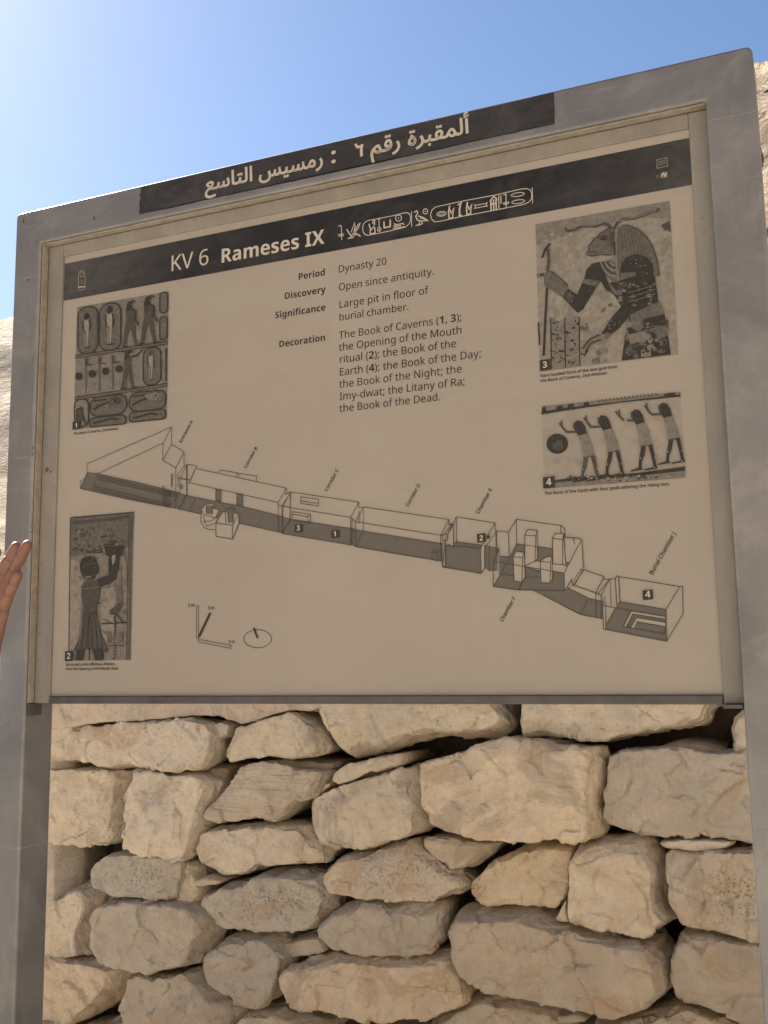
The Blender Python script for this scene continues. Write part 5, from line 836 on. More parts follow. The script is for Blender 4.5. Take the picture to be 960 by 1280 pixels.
for x0, y0, w_ in ((240, 965, 240), (552, 930, 250), (240, 1140, 240), (555, 1100, 240)):
    if y0 < 1000:
        t.line(z((x0, y0 + 5), (x0 + w_ * .5, y0 - 8), (x0 + w_ * .8, y0 - 30)), .0026, g1, 4); t.line(z((x0, y0 + 75), (x0 + w_ * .3, y0 + 35), (x0 + w_ * .55, y0 + 12)), .0034, g1, 4)
        t.poly(z((x0 + w_ * .4, y0 - 5), (x0 + w_ * .75, y0 - 32), (x0 + w_ * .95, y0 - 10), (x0 + w_ * .9, y0 + 30), (x0 + w_ * .55, y0 + 40)), g2 if x0 < 500 else g4, 4); blobs(t, 8, (x0 + w_ * .5, y0 - 20, x0 + w_ * .9, y0 + 25), [g1, g4], 5, (5, 11), z)
    else: t.line(z((x0, y0 + 8), (x0 + w_ * .3, y0 - 8), (x0 + w_ * .6, y0 - 30), (x0 + w_ * .85, y0 - 22)), .0032, g1, 4)
t.poly(z((108, 1030), (150, 1020), (165, 1100), (178, 1150), (150, 1120), (140, 1165), (105, 1150)), g2, 3); t.line(z((108, 1130), (110, 1040), (150, 1022), (162, 1090), (182, 1150)), .0026, g1, 4)
for k in range(90):
    x, y = random.choice(((random.uniform(130, 265), random.uniform(250, 560)), (random.uniform(300, 450), random.uniform(220, 540)), (random.uniform(230, 490), random.uniform(960, 1080)), (random.uniform(545, 800), random.uniform(910, 1040)), (random.uniform(480, 760), random.uniform(200, 480))))
    t.line(z((x, y), (x + random.uniform(-9, 9), y + random.uniform(-12, 12))), random.choice((.0007, .001)), random.choice((g1, g2, g5)), 5)
numbox(t, z((80, 1138), (140, 1130), (138, 1192), (78, 1200)), '1', z((98, 1186))[0], z((122, 1183))[0], 6); t.done('print of figures in oval frames')
# 2: the priest lifting a bowl
z = zf(70, 630, 5.818); t = Art('photograph', panel)
t.clip = z((106, 100), (571, 60), (546, 1135), (94, 1140)); t.poly(t.clip, g4)
t.poly(z((100, 400), (170, 420), (200, 560), (180, 800), (160, 1060), (94, 1090)), g5, 1); t.poly(z((330, 620), (440, 600), (430, 1000), (360, 1060), (330, 900)), g5, 1)
t.poly(z((106, 100), (571, 60), (565, 190), (540, 310), (330, 350), (105, 385)), g3, 1); blobs(t, 46, (125, 160, 500, 370), [g2, g3, g4], 2, (8, 26), z); blobs(t, 40, (130, 440, 500, 1060), [b1, g4], 1, (12, 34), z)
t.poly(z((125, 125), (220, 118), (330, 110), (540, 82), (540, 100), (420, 125), (330, 128), (240, 140), (130, 150)), g2, 3); t.line(z((106, 102), (571, 62)), .0020, g1, 3)
for x in (528, 545): t.line(z((x + 8, 95), (x - 10, 1130)), .0018, g2, 3)
t.line(z((108, 110), (98, 1080)), .0014, g2, 3); t.line(z((480, 440), (478, 700)), .0012, g2, 3); t.line(z((495, 340), (520, 440), (522, 600)), .0013, g2, 3); t.line(z((436, 560), (434, 640)), .0012, g2, 3); t.line(z((388, 580), (388, 620)), .0012, g2, 3)
for a in (((345, 240), (382, 238)), ((230, 350), (256, 350)), ((280, 340), (340, 330)), ((300, 352), (340, 350)), ((350, 300), (440, 290)), ((130, 260), (158, 255)), ((390, 275), (450, 272))): t.line(z(*a), .0024, g1, 3)
t.poly(z((358, 310), (500, 302), (496, 340), (480, 375), (452, 392), (400, 392), (372, 375)), g1, 4)
t.poly(z((178, 440), (190, 405), (215, 385), (255, 378), (288, 388), (300, 430), (320, 468), (306, 510), (285, 518), (290, 545), (225, 550), (200, 525), (182, 485)), g1, 4)
t.poly(z((222, 528), (262, 522), (262, 536), (224, 544)), g4, 5); t.line(z((205, 460), (250, 430), (300, 435)), .0022, g2, 5); t.line(z((258, 380), (285, 400), (292, 430)), .0018, g2, 5)
t.poly(z((300, 552), (345, 530), (388, 520), (386, 400), (402, 388), (412, 430), (432, 448), (452, 385), (466, 380), (462, 470), (440, 548), (395, 580), (330, 604), (310, 590)), g1, 4); t.poly(z((412, 378), (442, 370), (434, 420), (418, 452)), g5, 5)
t.poly(z((190, 600), (225, 560), (290, 555), (322, 580), (328, 625), (318, 680), (300, 740), (300, 810), (322, 900), (338, 990), (352, 1138), (288, 1138), (270, 1060), (240, 1070), (210, 1138), (152, 1138), (180, 1010), (195, 850), (205, 750), (190, 670)), g2, 4)
t.poly(z((185, 960), (135, 1062), (160, 1075), (185, 1050), (330, 1050), (345, 1030), (380, 1040), (325, 940)), g2, 5); t.poly(z((345, 1062), (368, 1036), (388, 1062), (366, 1082)), g2, 5)
t.poly(z((222, 1060), (268, 1062), (292, 1138), (208, 1138), (218, 1100)), g4, 5); t.line(z((250, 820), (252, 1138)), .0026, g1, 6); t.poly(z((158, 1060), (216, 1055), (204, 1138), (152, 1138)), g1, 6); t.poly(z((278, 1055), (338, 1048), (350, 1136), (300, 1138)), g1, 6)
t.line(z((300, 724), (338, 722)), .002, g1, 5); t.poly(z((452, 590), (482, 588), (486, 715), (444, 705)), g3, 3)
t.poly(z((405, 770), (440, 735), (465, 715), (492, 722), (492, 738), (475, 745), (470, 780), (440, 805), (415, 800)), g2, 4); t.line(z((440, 800), (432, 840), (430, 1130)), .0024, g1, 4)
for k in range(12): t.line(z((431, 860 + k * 22), (431, 868 + k * 22)), .0030, g5, 5)
t.line(z((338, 872), (520, 862)), .0024, g1, 4); t.line(z((452, 805), (490, 862)), .0022, g1, 4); t.line(z((345, 835), (400, 862)), .0014, g2, 4); t.line(z((398, 770), (405, 800), (440, 800)), .0022, g1, 4); t.line(z((498, 770), (510, 790), (500, 802)), .0018, g2, 4)
t.poly(z((376, 930), (402, 925), (415, 1010), (380, 1015)), g3, 3); t.poly(z((465, 930), (492, 922), (490, 1000), (455, 1015)), g3, 3); t.line(z((380, 1030), (500, 1028)), .0016, g2, 4); t.line(z((345, 915), (375, 950)), .0016, g3, 4)
for k in range(70):
    x, y = random.uniform(135, 520), random.uniform(160, 380); t.line(z((x, y), (x + random.uniform(-12, 14), y + random.uniform(-4, 4)), (x + random.uniform(-10, 12), y + random.uniform(-10, 12))), random.choice((.0009, .0012, .0016)), random.choice((g1, g2, g5)), 3)
for k in range(9): t.line(z((205 + k * 13, 850), (175 + k * 20, 1050)), .0008, g1 if k % 2 else g4, 6)
t.line(z((205, 800), (300, 795)), .0016, g1, 6); t.line(z((190, 620), (322, 605)), .0010, g4, 5); t.ell(z((292, 462))[0], .8, .7, g4, 6, 7)
numbox(t, z((76, 1072), (132, 1070), (132, 1142), (76, 1144)), '2', z((90, 1128))[0], z((118, 1127))[0], 7); t.done('print of a priest lifting a bowl')

# --- the drawn plan of the tomb
t = Art('plan_drawing', panel); lw = .00105
def Ls(z_, *ls, w_=lw, lay=3):
    for l in ls: t.line(z_(*l), w_, LN, lay)
z = zf(90, 520, 4.8)
t.poly(z((92, 340), (155, 346), (400, 400), (640, 458), (690, 478), (645, 562), (626, 556), (340, 502), (53, 436)), FL, 0)
Ls(z, [(95, 342), (95, 287), (600, 67), (600, 170), (676, 217), (676, 300)], [(600, 67), (550, 163), (160, 346)], [(550, 163), (548, 268), (626, 312), (626, 556)], [(600, 170), (548, 268)], [(676, 217), (626, 312)],
   [(53, 436), (55, 390), (76, 382)], [(95, 342), (53, 436), (340, 502), (626, 556)], [(92, 340), (155, 346), (400, 400), (640, 458), (690, 478), (640, 562)], [(165, 362), (640, 472)], [(162, 382), (636, 490)], [(142, 422), (600, 534)], [(132, 440), (592, 552)],
   [(160, 348), (122, 440)], [(640, 470), (600, 535)], [(636, 372), (640, 350), (676, 300), (690, 302)], [(652, 462), (652, 375), (690, 300)], [(636, 372), (706, 384)], [(690, 480), (690, 292)], [(694, 480), (694, 290), (752, 300), (708, 402)], [(640, 372), (640, 420), (652, 430)])
for k in range(26): x = 170 + k * 18; t.line(z((x, 363 + (x - 165) * .232), (x - 5, 382 + (x - 165) * .228)), .0012, LN, 3)
for k in range(26): x = 146 + k * 17.6; t.line(z((x, 423 + (x - 142) * .244), (x - 7, 441 + (x - 142) * .244)), .0012, LN, 3)
t.poly(z((597, 347), (606, 347), (606, 430), (597, 430)), FL, 2); t.poly(z((655, 410), (667, 412), (667, 440), (655, 440)), FL, 2)
for a in (((547, 428), (553, 422), (558, 428), (558, 534), (547, 532)), ((570, 450), (588, 454), (588, 540), (570, 536))): t.line(z(*a), .0014, LN, 3, True)
z = zf(220, 560, 4.8)
t.poly(z((65, 285), (240, 322), (390, 350), (640, 412), (690, 425), (640, 512), (617, 503), (385, 453), (20, 368)), FL, 0)
Ls(z, [(128, 108), (82, 210), (615, 328)], [(128, 125), (665, 242), (665, 275)], [(665, 242), (617, 328), (617, 503)], [(640, 505), (640, 345), (688, 275)], [(265, 150), (268, 133), (370, 150), (366, 178)], [(378, 180), (384, 153), (488, 170), (486, 206)],
   [(370, 150), (382, 158)], [(65, 285), (20, 368)], [(120, 300), (85, 378)], [(617, 345), (690, 358)], [(655, 280), (688, 265)], [(688, 265), (688, 430), (640, 512)], [(20, 185), (82, 193)], [(65, 285), (240, 322), (390, 350), (640, 412)], [(20, 368), (155, 398)], [(385, 453), (640, 510)])
for a in (((242, 248), (272, 254), (272, 322), (242, 317)), ((368, 273), (402, 279), (402, 345), (368, 340))): t.poly(z(*a), FL, 1); t.line(z(*a), lw, LN, 3, True)
t.poly(z((155, 370), (180, 340), (225, 335), (228, 362), (262, 372), (242, 420), (240, 490), (210, 492), (170, 478), (152, 440)), PN, 1); t.poly(z((184, 345), (222, 347), (222, 398), (186, 396)), FL, 2)
Ls(z, [(155, 370), (152, 440), (170, 478), (205, 490), (240, 490)], [(155, 370), (180, 340), (225, 335), (228, 362), (262, 372), (240, 420), (170, 400), (155, 375)], [(170, 400), (172, 440), (190, 470), (240, 450)], [(184, 345), (186, 396)], [(222, 347), (222, 398)], [(172, 440), (210, 440), (240, 420)])
t.poly(z((243, 450), (282, 385), (300, 385), (305, 365), (352, 360), (354, 392), (381, 396), (381, 455), (342, 548), (243, 530)), PN, 1); t.poly(z((312, 367), (346, 362), (346, 445), (320, 450)), FL, 2)
Ls(z, [(243, 450), (342, 465), (342, 548), (243, 530), (243, 450), (282, 385), (300, 385), (302, 450)], [(342, 465), (381, 396), (381, 455), (342, 548)], [(300, 385), (308, 365), (352, 360), (354, 392), (381, 396)], [(312, 367), (320, 450)], [(346, 362), (346, 460)], w_=.0013)
z = zf(340, 590, 3.692)
t.poly(z((85, 218), (370, 262), (425, 274), (600, 300), (785, 330), (784, 412), (600, 384), (387, 346), (368, 338), (50, 285)), FL, 0)
Ls(z, [(88, 93), (403, 140), (403, 165)], [(403, 140), (365, 210), (365, 336)], [(55, 160), (365, 210)], [(88, 93), (85, 218), (50, 285), (52, 160), (88, 93)], [(95, 215), (95, 183), (180, 196), (180, 238)], [(95, 195), (166, 207), (180, 196)], [(166, 207), (174, 236), (95, 222)],
   [(135, 134), (217, 146)], [(372, 217), (370, 336)], [(387, 346), (387, 230), (425, 162), (422, 276), (387, 346)], [(365, 210), (387, 230)], [(403, 165), (425, 165)], [(50, 285), (368, 338)], [(85, 218), (370, 262), (425, 274), (785, 332)], [(425, 162), (818, 220), (818, 242)], [(387, 230), (780, 293)],
   [(818, 220), (780, 293), (782, 410)], [(387, 346), (784, 412)], [(740, 370), (748, 360), (772, 362), (768, 372)], [(740, 370), (768, 374)], [(818, 242), (834, 240), (800, 315), (790, 440)], [(404, 180), (404, 240)])
t.line(z((135, 115), (217, 127), (217, 158), (135, 146)), lw, LN, 3, True); t.line(z((740, 370), (768, 374), (768, 411), (740, 405)), lw, LN, 3, True)
z = zf(540, 630, 4.8)
t.poly(z((84, 248), (150, 228), (298, 255), (395, 268), (392, 400), (345, 404), (318, 385), (298, 418), (66, 379)), FL, 0); t.poly(z((150, 228), (298, 248), (298, 268), (84, 248)), g3, 1)
t.poly(z((64, 232), (82, 226), (82, 372), (66, 379)), PN, 1); t.poly(z((107, 128), (130, 120), (132, 256), (112, 250)), PN, 1); t.poly(z((293, 268), (318, 232), (318, 382), (298, 418)), PN, 1)
Ls(z, [(148, 78), (380, 115), (384, 170)], [(148, 78), (108, 170)], [(148, 78), (150, 240)], [(64, 232), (66, 379), (298, 418), (293, 268), (380, 115)], [(82, 226), (82, 372), (66, 379)], [(84, 248), (298, 268)], [(318, 250), (318, 382), (298, 418)], [(330, 250), (386, 170), (386, 300)], [(318, 250), (405, 268), (405, 420)],
   [(100, 125), (130, 120), (132, 256), (110, 252)], [(52, 190), (96, 180), (96, 218), (70, 222), (64, 195), (125, 118)], [(345, 404), (345, 250)], [(370, 345), (405, 268)], [(150, 228), (298, 248)], w_=.0011)
t.poly(z((370, 496), (410, 420), (410, 312), (470, 320), (510, 240), (732, 270), (732, 350), (812, 360), (795, 412), (798, 520), (520, 517)), FL, 0)
t.poly(z((560, 335), (620, 345), (812, 362), (795, 414), (640, 396), (560, 376)), PN, 1); t.poly(z((795, 210), (895, 215), (800, 400), (785, 350)), PN, 1); t.poly(z((785, 345), (830, 350), (812, 375)), FL, 2)
t.poly(z((795, 415), (900, 216), (910, 385), (846, 490), (838, 450), (800, 520)), PN, 2)
Ls(z, [(390, 162), (462, 170), (508, 93), (775, 130), (800, 150), (800, 200)], [(462, 170), (466, 318)], [(508, 93), (510, 240), (415, 420), (370, 496)], [(390, 162), (392, 300)], [(775, 130), (775, 180)], [(370, 345), (370, 496), (520, 517), (800, 520), (840, 450), (848, 490), (912, 395)], [(370, 345), (795, 415), (798, 520)],
   [(795, 415), (900, 216), (910, 385)], [(800, 200), (882, 205), (900, 216)], [(850, 205), (856, 240)], [(410, 312), (470, 320)], [(510, 240), (732, 270)], [(410, 420), (500, 432)], [(520, 517), (560, 440), (650, 438)], [(560, 376), (650, 408)], w_=.0011)
for fr_, tp, sd in ((((560, 187), (626, 193), (620, 345), (560, 372)), ((560, 187), (576, 155), (632, 160), (626, 193)), ((632, 160), (635, 328), (620, 345), (626, 193))),
                    (((726, 206), (787, 216), (787, 364), (728, 360)), ((726, 206), (742, 180), (792, 178), (787, 216)), ((792, 178), (805, 372), (787, 364), (787, 216))),
                    (((490, 316), (546, 323), (543, 470), (495, 462)), ((490, 316), (510, 285), (556, 292), (546, 323)), ((556, 292), (561, 445), (543, 470), (546, 323))),
                    (((652, 346), (715, 351), (710, 475), (657, 470)), ((652, 346), (690, 318), (723, 318), (715, 351)), ((723, 318), (725, 450), (710, 475), (715, 351)))):
    for q in (fr_, tp, sd): t.poly(z(*q), PN, 3); t.line(z(*q), .0011, LN, 4, True)
numbox(t, z((273, 182), (324, 176), (327, 228), (276, 234)), '2', z((288, 222))[0], z((312, 219))[0], 5); t.poly(z((333, 188), (342, 184), (354, 200), (338, 214)), BK, 5)
t.poly(z((605, 520), (800, 521), (826, 500), (945, 565), (1000, 580), (1018, 680), (892, 663)), FL, 0)
z = zf(680, 660, 4.8)
t.poly(z((270, 422), (350, 440), (354, 545), (220, 520)), FL, 1)
t.poly(z((182, 346), (310, 390), (345, 408), (350, 440), (270, 422), (150, 362)), PN, 1)
Ls(z, [(0, 405), (220, 520), (354, 545)], [(270, 422), (220, 520)], [(145, 360), (270, 422), (350, 440)], [(235, 250), (362, 292), (362, 310)], [(235, 250), (182, 346), (310, 390), (345, 408)], [(362, 292), (312, 388), (312, 540)], [(235, 250), (225, 246), (172, 328), (182, 346)], [(345, 545), (345, 405), (398, 305), (405, 465)],
   [(362, 310), (430, 305), (438, 466)], [(322, 400), (398, 305)], w_=.0011)
t.poly(z((360, 607), (378, 575), (430, 480), (460, 443), (733, 490), (736, 680)), FL, 0); t.poly(z((354, 470), (368, 410), (372, 598), (360, 607)), PN, 2); t.poly(z((428, 305), (440, 286), (450, 300), (456, 446), (436, 466)), PN, 1)
t.poly(z((478, 591), (525, 500), (728, 532), (728, 547), (534, 516), (494, 595)), PN, 2); t.poly(z((520, 600), (556, 538), (728, 566), (728, 592), (558, 562), (540, 602)), PN, 2)
Ls(z, [(450, 292), (815, 352), (832, 350), (836, 515), (736, 680), (360, 607), (354, 470), (368, 410), (372, 598)], [(815, 352), (733, 490), (736, 680)], [(354, 465), (525, 498), (728, 532)], [(428, 305), (440, 286), (450, 300), (456, 446), (436, 466)], [(460, 443), (733, 490)], [(378, 575), (430, 480)],
   [(478, 591), (525, 500)], [(478, 591), (720, 636), (728, 605)], [(520, 600), (556, 538), (728, 566)], [(494, 595), (534, 516), (728, 547)], [(558, 562), (728, 592)], w_=.0011)
numbox(t, z((593, 376), (653, 370), (657, 428), (596, 434)), '4', z((610, 418))[0], z((642, 416))[0], 4)
z = zf(340, 590, 3.692)
numbox(t, z((107, 245), (142, 241), (144, 277), (109, 281)), '3', z((117, 272))[0], z((134, 270))[0], 4); numbox(t, z((277, 271), (312, 267), (314, 303), (279, 307)), '1', z((287, 298))[0], z((303, 296))[0], 4)
t.done('line drawing of the tomb\'s corridors and chambers')
for s_, a, b_ in (('Entrance A', (227, 554.5), (241.5, 527)), ('Corridor B', (308, 586), (322.5, 560)), ('Corridor C', (409, 615), (424, 587.5)), ('Corridor D', (510.5, 634), (526, 606)), ('Chamber E', (598.5, 643), (616, 612)), ('Chamber F', (628.5, 778), (645, 747.5)), ('Burial Chamber J', (815.5, 719.5), (845.5, 667))):
    t = Art('room_label', panel, base=2); t.text([(s_, False)], a, b_, BK, 0, False); t.done()
t = Art('scale_bars', panel); z = zf(0, 620, 2.667)
t.line(z((656, 367), (663, 367), (663, 475), (656, 475)), .0011, LN, 1, True); t.line(z((664, 470), (702, 390)), .0048, BK, 1); t.line(z((663, 478), (772, 498), (770, 508), (663, 487)), .0011, LN, 1, True)
t.text([('5 m', False)], z((627, 370))[0], z((650, 369))[0], BK, 1); t.text([('5 m', False)], z((694, 379))[0], z((716, 377))[0], BK, 1); t.text([('5 m', False)], z((763, 492))[0], z((785, 490))[0], BK, 1); t.done()
t = Art('compass_mark', panel); t.ell(z((860, 476))[0], 46/2.667, 30/2.667, LN, 1, 40, .0011); t.line(z((847, 439), (860, 474)), .0036, BK, 2); t.done()

# --- Arabic nameplate on the header
pl0, pl1 = P(175.5, 240, FY).x, P(692.5, 130, FY).x
def plate():
    bm = bmesh.new(); loop = []
    random.seed(3)
    zt, zb = ZH1 - .0045, Z0 + .8625
    for k in range(61): loop.append((pl0 + (pl1 - pl0) * k / 60, zb + random.uniform(-.0012, .0012)))
    for k in range(5): loop.append((pl1 + random.uniform(-.0006, .0006), zb + (zt - zb) * (k + .5) / 5))
    loop.append((pl1, zt)); loop.append((pl0 + .0015, zt))
    for k in range(9, 0, -1): loop.append((pl0 + random.uniform(-.0018, .0025), zb + (zt - zb) * k / 10))
    f = [bm.verts.new((x, FY - .0012, z)) for x, z in loop]; b = [bm.verts.new((x, FY + .0002, z)) for x, z in loop]
    bm.faces.new(f); n = len(loop)
    for i in range(n): bm.faces.new((f[i], b[i], b[(i + 1) % n], f[(i + 1) % n]))
    bmesh.ops.triangulate(bm, faces=[bm.faces[:][0]]); bmesh.ops.recalc_face_normals(bm, faces=bm.faces)
    return bm_obj('nameplate', bm, M['plate'], sign)
npl = plate()
t = Art('arabic_lettering', npl, FY - .0012, .6)
za = zf(230, 120, 2.526)
base_z = sum(t.xz(p)[1] for p in za((760, 147), (400, 224), (190, 276))) / 3
spans = [(708, 900, 110), (590, 682, 160), (538, 568, 170), (467, 478, 195), (238, 438, 240), (68, 215, 265)]
ww = [(min(v for l in w_ for v in l[::2]), max(v for l in w_ for v in l[::2])) for w_ in G_ARAB]
ext = [(t.xz(za((a, y))[0])[0], t.xz(za((b_, y))[0])[0]) for a, b_, y in spans]
em_ = sum(e[1] - e[0] for i, e in enumerate(ext) if i in (0, 1, 4, 5)) / sum(w_[1] - w_[0] for i, w_ in enumerate(ww) if i in (0, 1, 4, 5))
for i, w_ in enumerate(G_ARAB):
    if i in (3, 4): t.done(); t = Art('arabic_lettering', npl, FY - .0012, .6)
    s_ = (ext[i][1] - ext[i][0]) / (ww[i][1] - ww[i][0])
    A_ = Vector((ext[i][0] - ww[i][0] * s_, base_z + (.002 if i == 2 else 0)))
    if i == 2:      # the Arabic-Indic six, drawn as a broad pen stroke
        t.line(za((541, 152), (548, 162), (564, 158)), .0044, WH, 0); t.line(za((563, 153), (560, 168), (561, 191)), .0050, WH, 0); continue
    t.glyph(w_, A_, Vector((s_, 0)), Vector((0, em_ * .98)), 0, WH, 0)
    for l in w_: t.strip([(A_.x + l[k] * s_, A_.y + l[k + 1] * em_ * .98) for k in range(0, len(l), 2)], .0016, WH, .5, True)
t.done()
# --- old fixing holes, chips and rust marks
def dots(name, lst, plane, mt):
    for (x, y, rx, ry) in lst:
        q = P(x, y, plane); bm = bmesh.new(); n = 12
        vs = [bm.verts.new((q.x + rx * math.cos(2 * math.pi * k / n) * random.uniform(.75, 1.1), plane - .0006, q.z + ry * math.sin(2 * math.pi * k / n) * random.uniform(.75, 1.1))) for k in range(n)]
        c_ = bm.verts.new((q.x, plane + .0002, q.z))
        for k in range(n): bm.faces.new((c_, vs[k], vs[(k + 1) % n]))
        bm_obj(name, bm, mt, sign)
dots('fixing_hole', [(29.5, 276, .0016, .0048), (118, 273, .0020, .0042), (35.3, 350, .0022, .0030), (41, 560, .0018, .0026), (41, 568, .0018, .0022), (39, 658, .0014, .0018), (38.5, 665, .0016, .0016), (39.5, 656, .001, .001)], FY, M['g2'])
dots('rust_mark', [(59, 587, .0042, .0042), (63.5, 590, .0018, .0022), (57, 592, .0016, .0012)], 0.0, M['rust'])

# ------------------------------------------------------------------ the person beside the sign, left hand raised towards it
def skin_mat(nm, col):
    mt, t, b = mat(nm); v = pos(t)
    c = mix(t, ramp(t, nz(t, v, 60, 5, .6), [(.3, 0.0), (.7, 1.0)]), tuple(x * .85 for x in col), tuple(min(1, x * 1.12) for x in col))
    c = mix(t, ramp(t, nz(t, v, 22, 4), [(.45, 0.0), (.7, .5)]), c, (col[0] * 1.05, col[1] * .82, col[2] * .78))
    t.links.new(c, b.inputs['Base Color']); b.inputs['Roughness'].default_value = .5
    b.inputs['Subsurface Weight'].default_value = .12; b.inputs['Subsurface Radius'].default_value = (.010, .004, .002); b.inputs['Subsurface Scale'].default_value = .5
    wr_ = N(t, 'TexVoronoi', Scale=260.0, feature='DISTANCE_TO_EDGE'); t.links.new(v, wr_.inputs['Vector'])
    h = bump(t, b, wr_.outputs['Distance'], .35, .0012); bump(t, b, nz(t, pos(t, (1, 1, 2.2)), 150, 6, .7), .5, .0018, h); return mt
M['skin'] = skin_mat('skin', (.20, .104, .078))
M['hair'] = flat('dark_hair', (.018, .014, .012), .55, .4, 200)
M['shirt'] = flat('pale_cotton', (.52, .53, .55), .85, .08, 40)
M['trouser'] = flat('dark_cotton', (.05, .055, .07), .85, .15, 60)
M['shoe'] = flat('brown_leather', (.08, .05, .03), .5, .2, 40)
M['eye'] = flat('eye_white', (.7, .68, .64), .25, .03, 40)
M['lip'] = flat('lips', (.30, .13, .10), .45, .1, 80)
def ball(bm, c, r, sc=(1, 1, 1), rot=None, seg=14):
    mt = Matrix.Translation(c) @ (rot.to_4x4() if rot else Matrix()) @ Matrix.Diagonal((r * sc[0], r * sc[1], r * sc[2], 1))
    bmesh.ops.create_uvsphere(bm, u_segments=seg, v_segments=seg // 2 + 2, radius=1, matrix=mt)
def limb(bm, a, b, ra, rb, seg=14):
    a, b = Vector(a), Vector(b); d = b - a; L = d.length
    q = d.to_track_quat('Z', 'Y').to_matrix().to_4x4()
    bmesh.ops.create_cone(bm, cap_ends=True, segments=seg, radius1=ra, radius2=rb, depth=L, matrix=Matrix.Translation((a + b) / 2) @ q)
    ball(bm, a, ra, seg=seg); ball(bm, b, rb, seg=seg)
def chain(bm, pts, seg=14):
    for (a, ra), (b, rb) in zip(pts, pts[1:]): limb(bm, a, b, ra, rb, seg)
def fuse(bm, vox, it, fac=.5):
    """one continuous skin round the whole skeleton"""
    me = bpy.data.meshes.new('tmp'); bm.to_mesh(me); bm.free()
    o = bpy.data.objects.new('tmp', me); C.objects.link(o)
    rm = o.modifiers.new('r', 'REMESH'); rm.mode = 'VOXEL'; rm.voxel_size = vox; rm.use_smooth_shade = True
    s = o.modifiers.new('s', 'SMOOTH'); s.iterations = it; s.factor = fac
    bpy.context.view_layer.update()
    dg = bpy.context.evaluated_depsgraph_get(); dg.update()
    out = bpy.data.meshes.new_from_object(o.evaluated_get(dg)); out.materials.clear()
    bpy.data.objects.remove(o); return out
HY = -.30
def hp(x, y, dy=0): return P(x, y, HY + dy)
wrist = hp(-23, 812, -.004); elbow = hp(-120, 985, -.03)
bm = bmesh.new()
px1 = .00134
mid = [(hp(20, 683, -.006), .0078), (hp(12.5, 697, -.004), .0090), (hp(3.5, 714, -.002), .0094), (hp(-9, 744), .0104)]
rng = [(hp(34, 681, -.008), .0076), (hp(27, 694, -.007), .0088), (hp(18, 711, -.003), .0092), (hp(4, 747, .001), .0102)]
pnk = [(hp(22.5, 719, -.020), .0076), (hp(17.5, 729, -.014), .0082), (hp(11.5, 742, -.006), .0088), (hp(4, 760, .001), .0100)]
idx = [(hp(-4, 690, .002), .0072), (hp(-11, 706, .002), .0082), (hp(-18, 722, .002), .0090), (hp(-24, 750, 0), .0104)]
thb = [(hp(-58, 738, -.020), .0088), (hp(-56, 757, -.018), .0102), (hp(-48, 778, -.014), .0118), (hp(-34, 800, -.008), .0150)]
for ch in (mid, rng, pnk, idx, thb): chain(bm, ch)
wr = {0: hp(-20, 806), 1: hp(-15, 805), 2: hp(-10, 803), 3: hp(-27, 806)}
for k, ch in enumerate((mid, rng, pnk, idx)): limb(bm, ch[-1][0], wr[k], ch[-1][1], .0145)
limb(bm, hp(3, 768, -.002), hp(-8, 795, -.004), .0096, .0125); limb(bm, hp(-36, 775, -.008), hp(-30, 797, -.008), .014, .014)
limb(bm, hp(-18, 760, -.001), hp(-20, 795, -.001), .0115, .0125); limb(bm, hp(-6, 762, -.001), hp(-12, 795, -.001), .0115, .0125)
limb(bm, wrist + Vector((-.006, 0, 0)), elbow, .0245, .040, 20); limb(bm, wrist + Vector((.006, 0, 0)), elbow, .0235, .038, 20)
shoulder = Vector((elbow.x - .27, HY + .02, 1.47)); 
limb(bm, elbow, shoulder, .042, .052, 20)
arm = fuse(bm, .0020, 9, .5)
# creases where the fingers bend, on the palm side
for ch in (mid, rng, pnk, idx):
    for j in (1, 2):
        c_, r_ = ch[j]; ax = (ch[j - 1][0] - ch[j + 1][0]).normalized()
        for v in arm.vertices:
            d = v.co - c_
            if d.length < r_ * 1.6:
                al = d.dot(ax); side = d - ax * al
                if side.y < 0: v.co -= side.normalized() * .0017 * math.exp(-(al / .0016) ** 2)
ctr = Vector((shoulder.x - .19, shoulder.y + .015, 0))
def b(x, y, zz): return ctr + Vector((x, y, zz))
fdir = Vector((.35, -.94, 0)).normalized(); sdir_ = Vector((.94, .35, 0)).normalized()
def bb(s, f, zz): return ctr + sdir_ * s + fdir * f + Vector((0, 0, zz))
bm = bmesh.new()
chain(bm, [(bb(0, 0, .98), .115), (bb(0, .01, 1.12), .105), (bb(0, .01, 1.30), .115), (bb(0, 0, 1.42), .085)], 20)
for s in (-1, 1):
    limb(bm, bb(s * .06, 0, .98), bb(s * .05, 0, 1.12), .10, .085, 18); limb(bm, bb(s * .075, 0, 1.15), bb(s * .10, .0, 1.36), .085, .080, 18)
    limb(bm, bb(s * .06, -.01, 1.46), bb(s * .165, 0, 1.44), .045, .055, 18)
    chain(bm, [(bb(s * .095, 0, .93), .088), (bb(s * .105, .015, .50), .056), (bb(s * .11, -.01, .42), .054), (bb(s * .115, -.02, .09), .038)], 18)
    chain(bm, [(bb(s * .115, -.03, .045), .036), (bb(s * .125, .08, .035), .036), (bb(s * .13, .14, .028), .027)], 14)
limb(bm, bb(.165, 0, 1.44), shoulder, .055, .052, 18)
chain(bm, [(bb(-.17, 0, 1.44), .053), (bb(-.235, -.015, 1.16), .040), (bb(-.245, .05, .93), .026)], 16)
hb = bb(-.247, .06, .90)
limb(bm, hb, hb + Vector((0, 0, -.06)), .026, .030)
